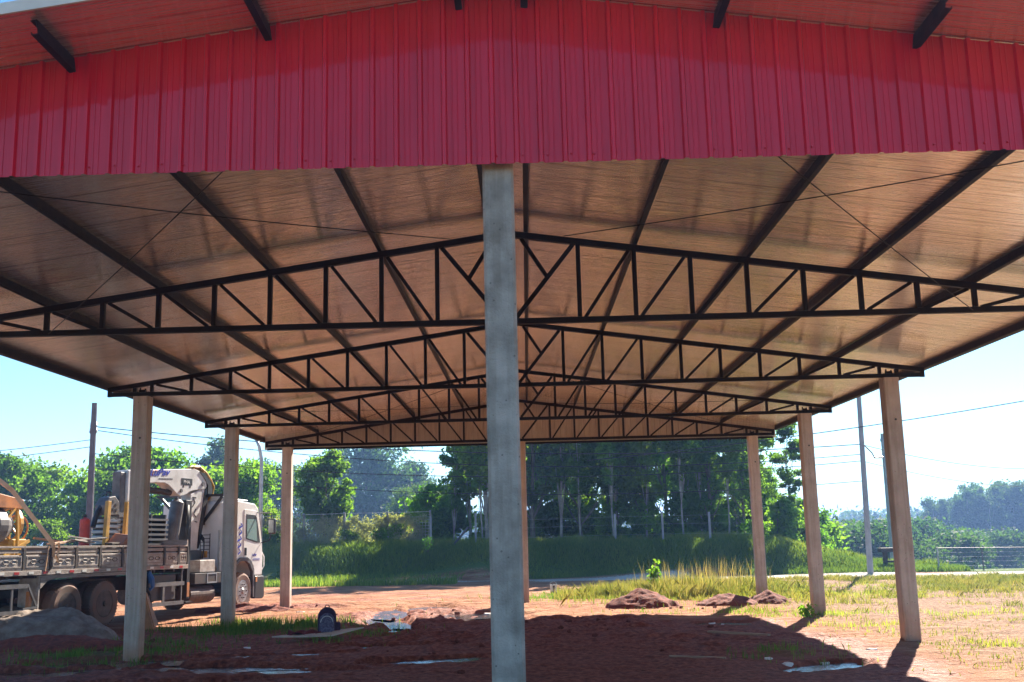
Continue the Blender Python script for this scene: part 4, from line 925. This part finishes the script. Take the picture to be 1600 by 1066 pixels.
# cab
cab = MB().prism([(6.62, 1.3), (6.62, 3.28), (6.8, 3.38), (8.0, 3.30), (8.22, 3.15), (8.52, 2.1), (8.6, 1.55), (8.58, 1.02), (7.98, 1.02), (7.93, 1.18), (7.75, 1.42), (7.5, 1.55), (7.05, 1.55), (6.8, 1.42), (6.7, 1.3)], .06, 2.56)
cb_ = obj('cab', cab, 'white_paint', TR, bev=.06)
obj('roof_deflector', MB().prism([(6.75, 3.37), (6.8, 3.55), (7.3, 3.50), (7.7, 3.34)], .5, 2.1), 'white_paint', TR, bev=.04)
for yy, sd_ in ((.056, -1), (2.564, 1)):
    dn = obj('door', MB().prism([(7.32, 1.56), (7.30, 3.1), (8.02, 3.08), (8.18, 2.95), (8.45, 2.0), (8.5, 1.55), (8.0, 1.3), (7.85, 1.45), (7.6, 1.56)], yy-.012, yy+.012), 'white_paint', TR, bev=.008)
    w0 = obj('window', MB().prism([(7.42, 2.17), (7.42, 2.96), (8.0, 2.94), (8.1, 2.86), (8.36, 2.06), (8.12, 2.05)], yy-.022, yy+.022), 'black_paint', dn, bev=.01)
    obj('pane', MB().prism([(7.46, 2.2), (7.46, 2.80), (7.98, 2.80), (8.05, 2.7), (8.14, 2.10)], yy+sd_*.024-.004, yy+sd_*.024+.004), 'glass_side' if 'glass_side' in M else 'glass', w0)
    obj('door_handle', MB().bb(7.36, 7.48, yy-.03, yy+.03, 1.66, 1.90), 'black_paint', dn, bev=.01)
    obj('wheel_arch', MB().prism([(6.62, 1.05), (6.68, 1.3), (6.9, 1.5), (7.1, 1.6), (7.5, 1.6), (7.75, 1.5), (7.95, 1.22), (8.0, .35), (7.9, .35), (7.86, 1.15), (7.68, 1.38), (7.45, 1.49), (7.1, 1.49), (6.9, 1.4), (6.75, 1.25), (6.7, 1.05)], yy-.05, yy+.05), 'grey_cyl', TR)
    obj('bumper_corner', MB().prism([(8.0, .30), (8.02, 1.0), (8.6, 1.0), (8.64, .34), (8.5, .28)], yy-.06, yy+.1*(1 if sd_ < 0 else -1)), 'black_paint', TR, bev=.03)
    obj('indicator', MB().box((8.07, yy+sd_*.065, .9), (.1, .02, .16)), 'orange', TR)
    ar = obj('mirror', MB().box((8.62, yy+sd_*.30, 2.58), (.16, .24, .5)), 'black_paint', TR, bev=.04)
    obj('mirror_arm', MB().tube([(8.42, yy, 2.05), (8.62, yy+sd_*.2, 2.12), (8.62, yy+sd_*.28, 2.4)], .018, 6).tube([(8.1, yy, 3.02), (8.62, yy+sd_*.25, 3.0), (8.62, yy+sd_*.28, 2.8)], .018, 6), 'black_paint', ar)
    obj('mirror_glass', MB().box((8.535, yy+sd_*.30, 2.58), (.006, .18, .42)), 'galv', ar)
obj('windscreen', MB().prism([(8.25, 3.05), (8.55, 2.08), (8.575, 2.08), (8.275, 3.05)], .2, 2.42), 'glass', TR)
obj('grille', MB().bb(8.57, 8.63, .5, 2.12, 1.05, 1.75), 'black_paint', TR); obj('bumper', MB().bb(8.45, 8.68, .17, 2.45, .34, .98), 'black_paint', TR, bev=.03)
for y_ in (.35, 2.27): obj('headlight', MB().bb(8.66, 8.70, y_-.18, y_+.18, .6, .8), 'whiterefl', TR)
for y_ in (.42, 2.2): obj('grab_rail', MB().tube([(8.62, .1 if y_ < 1 else 2.52, 1.2), (8.72, .08 if y_ < 1 else 2.54, 1.3), (8.72, .08 if y_ < 1 else 2.54, 1.6), (8.6, .1 if y_ < 1 else 2.52, 1.75)], .015, 6), 'white_paint', TR)
obj('roof_spoiler_bar', MB().tube([(7.2, .3, 3.42), (7.9, .3, 3.40)], .02, 6), 'galv', TR)
obj('exhaust_stack', MB().cyl((6.48, .4, 1.2), (6.48, .4, 2.45), .07, 14), 'galv', TR)
tx = text_mesh('LuPav', .11, M['blue_text'], .003, .3); to = link('door_lettering', tx, TR, (7.86, .038, 1.64)); to.rotation_euler = (rad(90), 0, 0)
obj('door_lettering_line', MB().bb(7.9, 8.36, .036, .042, 1.55, 1.558).bb(7.9, 8.36, .036, .042, 1.51, 1.518), 'blue_text', TR)
tl = MB()
for k in range(5): tl.bar((6.98-.05*k % .12+.02*k, .048, 1.7+.2*k), (7.12+.02*k, .048, 1.78+.2*k), .012, .04).bar((7.12+.02*k, .048, 1.78+.2*k), (7.02+.02*k, .048, 1.86+.2*k), .012, .03)
obj('side_graphic', tl, 'blue_text', TR)
# crane
YC0, YC1 = .92, 1.28
obj('crane_base', MB().bb(5.0, 5.9, .3, 2.3, 1.2, 1.5).bb(5.2, 5.95, .7, 1.7, 1.5, 1.85), 'black_paint', TR, bev=.02)
ib = obj('inner_boom', MB().prism([(5.60, 3.55), (6.40, 3.78), (6.12, 2.5), (6.05, 1.75), (5.62, 1.72), (5.52, 2.6)], YC0+.02, YC1-.02), 'crane_white', TR, bev=.02)
obj('inner_boom_edge', MB().prism([(6.39, 3.77), (6.62, 3.70), (6.36, 2.74), (6.24, 2.3), (6.12, 1.9), (6.12, 2.5)], YC0+.0, YC1+.0), 'black_paint', ib)
gl = MB()
for (a, b, c_, d) in ((5.72, 3.42, 5.85, 3.3), (5.85, 3.3, 5.7, 3.15), (5.9, 3.1, 5.8, 2.95), (5.8, 2.95, 5.93, 2.85), (5.86, 2.72, 6.0, 2.7), (5.7, 3.45, 5.9, 3.44)): gl.bar((a, YC0+.016, b), (c_, YC0+.016, d), .01, .03)
obj('boom_mark', gl, 'black_paint', ib)
ob = obj('main_boom', MB().prism([(2.75, 4.12), (3.74, 4.18), (5.75, 4.32), (6.0, 4.27), (6.22, 4.12), (6.42, 3.95), (6.46, 3.80), (6.38, 3.74), (5.75, 3.66), (5.54, 3.62), (5.34, 3.53), (5.16, 3.48), (5.0, 3.46), (4.85, 3.50), (4.6, 3.64), (4.36, 3.76), (4.16, 3.81), (3.77, 3.80), (2.75, 3.72)], YC0, YC1), 'crane_white', TR, bev=.015)
obj('boom_tip', MB().bb(2.36, 2.75, YC0-.01, YC1+.01, 3.2, 4.08), 'crane_white', TR, bev=.03); obj('boom_extension', MB().bb(2.1, 2.36, YC0+.05, YC1-.05, 2.75, 4.02), 'grey_cyl', TR, bev=.03)
obj('boom_pin', MB().cyl((6.22, YC0-.03, 3.88), (6.22, YC1+.03, 3.88), .07, 16), 'grey_cyl', ob); obj('boom_pin', MB().cyl((5.02, YC0-.03, 3.62), (5.02, YC1+.03, 3.62), .06, 16), 'grey_cyl', ob)
obj('boom_ram', MB().cyl((3.0, 1.1, 3.62), (4.7, 1.1, 3.55), .09, 14), 'chassis', TR)
obj('lift_cylinder', MB().tube([(5.02, 1.0, 3.32), (4.98, 1.0, 3.26), (4.70, 1.0, 1.95)], [.12, .2, .2], 18), 'grey_cyl', TR); obj('piston_rod', MB().cyl((5.1, 1.0, 3.5), (5.02, 1.0, 3.2), .06, 12), 'galv', TR)
obj('slew_column', MB().bb(5.22, 5.55, .85, 1.4, 1.8, 3.35), 'black_paint', TR, bev=.02)
hs = MB()
for k in range(7):
    o_ = YC0+.02+.05*k; hs.tube([(5.6+.02*k, o_, 4.33), (6.05, o_, 4.40+.02*(k % 3)), (6.45, o_, 4.24+.03*(k % 2)), (6.75, o_, 4.02), (6.92, o_, 3.82), (6.86, o_, 3.62), (6.6, o_, 3.4)], .028, 6)
obj('yellow_hose', hs, 'yellow', TR, smooth=True)
obj('knuckle_link', MB().prism([(6.0, 4.24), (6.3, 4.22), (6.68, 3.95), (6.78, 3.72), (6.72, 3.5), (6.5, 3.5), (6.5, 3.85), (6.3, 4.05)], YC0-.02, YC1+.02), 'black_paint', TR)
sf = MB().bb(6.50, 6.56, .28, 2.72, 3.50, 3.58)
sf.bar((6.53, .4, 3.50), (6.53, 1.05, 2.7), .05, .09).bar((6.53, 2.6, 3.50), (6.53, 1.75, 2.7), .05, .09).bb(6.50, 6.56, 1.0, 1.8, 2.62, 2.72).bb(6.50, 6.56, 1.35, 1.45, 1.5, 2.64)
obj('support_frame', sf, 'black_paint', TR)
lad = MB().bb(6.3, 6.32, .65, .67, 1.6, 2.35).bb(6.3, 6.32, .98, 1.0, 1.6, 2.35)
for k in range(6): lad.bb(6.3, 6.32, .67, .98, 1.75+.11*k, 1.77+.11*k)
obj('valve_guard', lad, 'black_paint', TR); obj('valve_block', MB().bb(6.2, 6.29, .72, .92, 1.62, 1.82), 'yellow', TR)
hv = MB()
for k in range(2):
    hv.tube([(5.3+.05*k, .84, 3.2), (5.25+.07*k, .80, 2.7), (5.15+.1*k, .78, 2.2), (5.3+.08*k, .8, 1.7)], .022, 6)
for k in range(3): hv.tube([(6.22, .98+.07*k, 2.4), (6.2, .8, 2.2-.05*k), (6.05, .7, 1.9), (5.9, .65, 1.6)], .022, 6)
obj('hydraulic_hose', hv, 'black_paint', TR, smooth=True)
tx = text_mesh('LuPav', .30, M['blue_text'], .003, .35); to = link('boom_lettering', tx, ob, (3.37, YC0-.006, 3.98)); to.rotation_euler = (rad(90), rad(-3.5), 0); to.scale = (1.38, .95, 1)
sm = MB()
for k in range(9): q = 3.85+.08*k; sm.bb(q, q+.055, YC0-.006, YC0-.001, 3.9+.0035*k, 3.93+.0035*k)
obj('small_lettering', sm, 'black_paint', ob)
obj('red_swoosh', MB().tube([(3.5, YC0-.004, 3.98), (3.56, YC0-.004, 4.12), (3.66, YC0-.004, 4.155), (3.74, YC0-.004, 4.13)], .012, 6), 'redpaint', ob)
lg = MB().bb(5.02, 5.62, YC0-.006, YC0-.001, 3.80, 4.0); lo_ = obj('emblem_plate', lg, 'black_paint', ob)
obj('emblem_plate_feet', MB().bb(5.1, 5.18, YC0-.005, YC0-.001, 3.72, 3.80).bb(5.46, 5.54, YC0-.005, YC0-.001, 3.72, 3.80), 'black_paint', ob)
tx = text_mesh('PHA', .17, M['whiterefl'], .002); to = link('emblem_letters', tx, lo_, (5.13, YC0-.012, 3.85)); to.rotation_euler = (rad(90), 0, 0); to.scale = (1.05, .8, 1)

# cargo on the bed (own things, placed with the truck's frame)
_tm = Matrix.LocRotScale(TR.location, TR.rotation_euler, None)
def cargo(name, s, y, z, label, cat, group=None):
    o = empty(name); o.matrix_world = _tm @ Matrix.Translation((s, y, z)); return tag(o, label, cat, group)
def cobj(name, mb, mat, label, cat, bev=0, group=None):
    o = obj(name, mb, mat, bev=bev); o.matrix_world = _tm.copy(); return tag(o, label, cat, group)
cm_ = cargo('concrete_mixer', -2.25, 1.3, 1.48, 'orange and yellow concrete mixer with grey drum strapped on the truck bed', 'concrete mixer')
cm_.scale = (.88, .88, .88)
obj('drum', MB().lathe([(.22, -.55), (.45, -.5), (.55, -.15), (.55, .15), (.38, .5), (.3, .62), (.26, .6)], (-.15, 0, 1.15), 'X', 24), 'grey_cyl', cm_, smooth=False)
obj('hopper', MB().prism([(-.75, 1.62), (.62, 1.60), (.62, 1.85), (-.75, 2.05)], -.45, .45), 'orange', cm_, bev=.015)
obj('frame', MB().bar((-.7, -.4, 0), (-.3, -.4, 1.6), .07, .07).bar((.6, -.4, 0), (.45, -.4, 1.6), .07, .07).bar((-.7, .4, 0), (-.3, .4, 1.6), .07, .07).bar((.6, .4, 0), (.45, .4, 1.6), .07, .07).bb(-.8, .8, -.42, -.36, .1, .18).bb(-.8, .8, .36, .42, .1, .18), 'yellow', cm_)
rg_ = MB()
for k in range(20):
    a, b = 6.283*k/20, 6.283*(k+1)/20; rg_.bar((.68, .0+.38*math.cos(a), 1.2+.45*math.sin(a)), (.68, .38*math.cos(b), 1.2+.45*math.sin(b)), .12, .05)
for k in range(4): a = math.pi*k/4; rg_.bar((.68, .38*math.cos(a), 1.2+.45*math.sin(a)), (.68, -.38*math.cos(a), 1.2-.45*math.sin(a)), .04, .04)
obj('ring_gear', rg_, 'yellow', cm_); obj('tilt_wheel', MB().tube([(.95, .36*math.cos(6.283*k/16), 1.1+.36*math.sin(6.283*k/16)) for k in range(17)], .025, 6), 'orange', cm_)
obj('engine_cover', MB().bb(.3, .95, -.35, .35, .35, .8), 'yellow', cm_, bev=.03)
obj('brace', MB().bar((-.9, -.46, .5), (.3, -.46, 1.6), .04, .06).bar((.0, -.47, .35), (.9, -.47, .75), .05, .08), 'yellow', cm_)
stp = MB().bar((-3.0, 1.0, 3.8), (-2.35, .72, 3.3), .03, .10).bar((-2.35, .72, 3.3), (-1.76, -.05, 2.03), .03, .10).bar((-1.76, -.055, 2.03), (-1.74, -.055, 1.75), .09, .02).tube([(-1.76, -.07, 2.02), (-1.64, -.09, 2.08), (-1.58, -.08, 1.95), (-1.66, -.08, 1.75), (-1.58, -.08, 1.62)], .028, 6).bar((-1.92, -.055, 2.0), (-2.0, -.055, 1.42), .02, .02)
cobj('tie_strap', stp, 'strap', 'orange ratchet strap running from the mixer down to the bed side', 'strap')
gr = cargo('cable_drum_frame', 1.78, 1.1, 1.48, 'two yellow posts holding a grey perforated clamp over stacked bands on the bed', 'lifting clamp')
for a in (-.44, .4): obj('post', MB().bar((a-.05, -.32, 0), (a+.03, -.32, 1.7), .14, .1), 'yellow', gr, bev=.008)
obj('clamp_head', MB().prism([(-.32, 1.32), (-.34, 1.6), (-.15, 1.82), (.1, 1.86), (.3, 1.7), (.32, 1.35)], -.16, .16), 'grey_cyl', gr, bev=.02)
for a, b in ((-.15, 1.62), (0, 1.7), (.13, 1.62), (-.12, 1.48), (.02, 1.5), (.15, 1.48)): obj('clamp_hole', MB().cyl((a, -.17, b), (a, -.155, b), .045, 12), 'black_paint', gr)
obj('lifting_eye', MB().tube([(-.08, 0, 1.84), (-.07, 0, 1.97), (.07, 0, 1.97), (.08, 0, 1.84)], .025, 6), 'black_paint', gr)
st_ = MB()
for k in range(8): st_.bb(-.3, .28, -.25, .25, .12+.145*k, .22+.145*k)
obj('steel_band', st_, 'galv', gr, bev=.02); obj('band_core', MB().bb(-.22, .2, -.18, .18, 0, 1.3), 'black_paint', gr)
cs = cargo('crate_stack', 3.35, 1.2, 1.48, 'stack of grey slatted trays in front of the crane on the bed', 'tray stack')
sb = MB()
for k in range(9): sb.bb(-.55, .9, -.4, .4, .1+.14*k, .16+.14*k)
obj('tray', sb, 'grey_cyl', cs); obj('tray_frame', MB().bb(-.5, -.44, -.35, .35, 0, 1.4).bb(.8, .86, -.35, .35, 0, 1.4).bb(.1, .16, -.35, .35, 0, 1.4), 'chassis', cs)
cn = cargo('fuel_can', 1.0, 1.2, 1.75, 'red can standing on the truck bed beside a yellow post', 'can')
obj('body', MB().lathe([(.12, 0), (.13, .02), (.13, .9), (.12, .95), (.05, 1.0)], (0, 0, 0), 'Z', 18), 'redpaint', cn); obj('cap', MB().lathe([(.05, .99), (.05, 1.06)], (0, 0, 0), 'Z', 10), 'black_paint', cn)
obj('handle', MB().tube([(-.1, 0, .95), (-.08, 0, 1.05), (.02, 0, 1.08)], .015, 6), 'black_paint', cn)
cobj('motor_arm', MB().tube([(1.2, 1.1, 2.5), (1.35, 1.1, 2.9), (1.6, 1.1, 3.15), (1.85, 1.1, 3.2)], .07, 8), 'black_paint', 'dark bent arm reaching up to the grey clamp on the bed', 'arm')
rs = np.random.RandomState(31)
def load_pl(a, b, y0, y1, z0, z1, w, t, m, label):
    a -= .5; b -= .5; cobj('loose_plank', MB().bar((a, y0, z0), (b, y1, z1), w, t), m, label, 'plank', group='loose planks and strips on the truck bed')
load_pl(-.1, .9, .35, .5, 2.16, 2.08, .18, .03, 'bedpaint', 'pale loose plank lying crosswise on top of the load')
load_pl(.0, 1.2, .5, .3, 2.12, 2.2, .12, .03, 'board', 'light loose board tilted up in the middle of the load')
load_pl(-.8, .2, .4, .6, 2.05, 2.12, .2, .04, 'wood', 'brown loose plank left of the middle of the load')
load_pl(.25, 1.0, .7, .3, 2.25, 2.12, .1, .03, 'card_white', 'white edged strip on top of the load near the red can')
load_pl(-.9, -.1, .8, .6, 2.2, 2.1, .08, .05, 'wood', 'thin brown batten by the strap end on the load')
load_pl(1.3, 2.4, .3, .5, 2.05, 2.1, .2, .04, 'darkwood', 'dark plank lying below the yellow posts')
cobj('scrap_box', MB().bb(-.9, 2.6, .25, 1.9, 1.5, 1.98), 'darkwood', 'dark heap of boxed formwork filling the middle of the bed', 'formwork box', bev=.03)
sh = MB().add([(1.15, .2, 2.0), (1.5, .15, 2.28), (1.95, .2, 2.22), (2.15, .3, 2.0), (1.3, .75, 2.05), (1.6, .7, 2.34), (2.0, .7, 2.26), (2.2, .75, 2.02)], [(0, 1, 5, 4), (1, 2, 6, 5), (2, 3, 7, 6), (0, 4, 7, 3), (0, 3, 2, 1), (4, 5, 6, 7)])
cobj('clay_tile_scoop', sh, simple('brown_sheet', (.4, .17, .1), None, 4, .7), 'curved reddish brown metal scoop on the load by the yellow posts', 'scoop', bev=.02)
cobj('blue_cloth', MB().tube([(2.2, .02, 1.3), (2.28, -.02, 1.1), (2.35, .0, .9), (2.3, .02, .8)], [.05, .09, .08, .03], 8), 'rope_blue', 'blue cloth hanging under the bed side behind the front left column', 'cloth')
# orange wheelbarrow tipped up between column and wheel
wb = empty('wheelbarrow', (-9.55, 27.15, float(height(-9.55, 27.15)))); wb.rotation_euler = (0, 0, .2); tag(wb, 'rusty orange wheelbarrow tipped up behind the near left column', 'wheelbarrow')
obj('tub', MB().add([(-.34, -.1, .02), (.36, -.1, .0), (.44, .25, .12), (-.42, .25, .12), (-.1, -.06, .95), (.08, -.06, .97), (.14, .2, .9), (-.14, .2, .9)], [(0, 1, 5, 4), (1, 2, 6, 5), (2, 3, 7, 6), (3, 0, 4, 7), (4, 5, 6, 7), (0, 3, 2, 1)]), 'orange', wb, bev=.02)
obj('rim_bar', MB().tube([(-.38, -.12, .0), (-.12, -.08, .97), (.1, -.08, .99), (.4, -.12, 0), (-.38, -.12, 0)], .018, 6), 'orange', wb)
obj('handle', MB().tube([(-.3, .3, .0), (-.2, .4, .8), (-.1, .45, 1.0)], .02, 6), 'rim', wb); obj('handle', MB().tube([(.3, .3, .0), (.2, .4, .8), (.1, .45, 1.0)], .02, 6), 'rim', wb)
obj('wheel', MB().lathe([(.16, -.04), (.19, -.03), (.19, .03), (.16, .04)], (0, .42, .85), 'X', 18), 'tyre', wb)

# ------------------------------------------------------------------ haze
def haze():
    m = bpy.data.materials.new('haze'); m.use_nodes = True; nt = m.node_tree; nt.nodes.clear()
    o = nt.nodes.new('ShaderNodeOutputMaterial'); v = nt.nodes.new('ShaderNodeVolumePrincipled')
    v.inputs['Color'].default_value = (.30, .52, 1.0, 1); v.inputs['Density'].default_value = HZ; v.inputs['Anisotropy'].default_value = 0.2
    nt.links.new(v.outputs[0], o.inputs['Volume'])
    ob_ = link('haze', MB().bb(float(xs[0])-5, float(xs[-1])+5, float(ys[0])-5, float(ys[-1])+5, float(GZ.min())-1, 30).mesh('haze', m)); tag(ob_, 'thin bluish morning haze over the valley', 'haze', kind='stuff')
HZ = .001
haze()
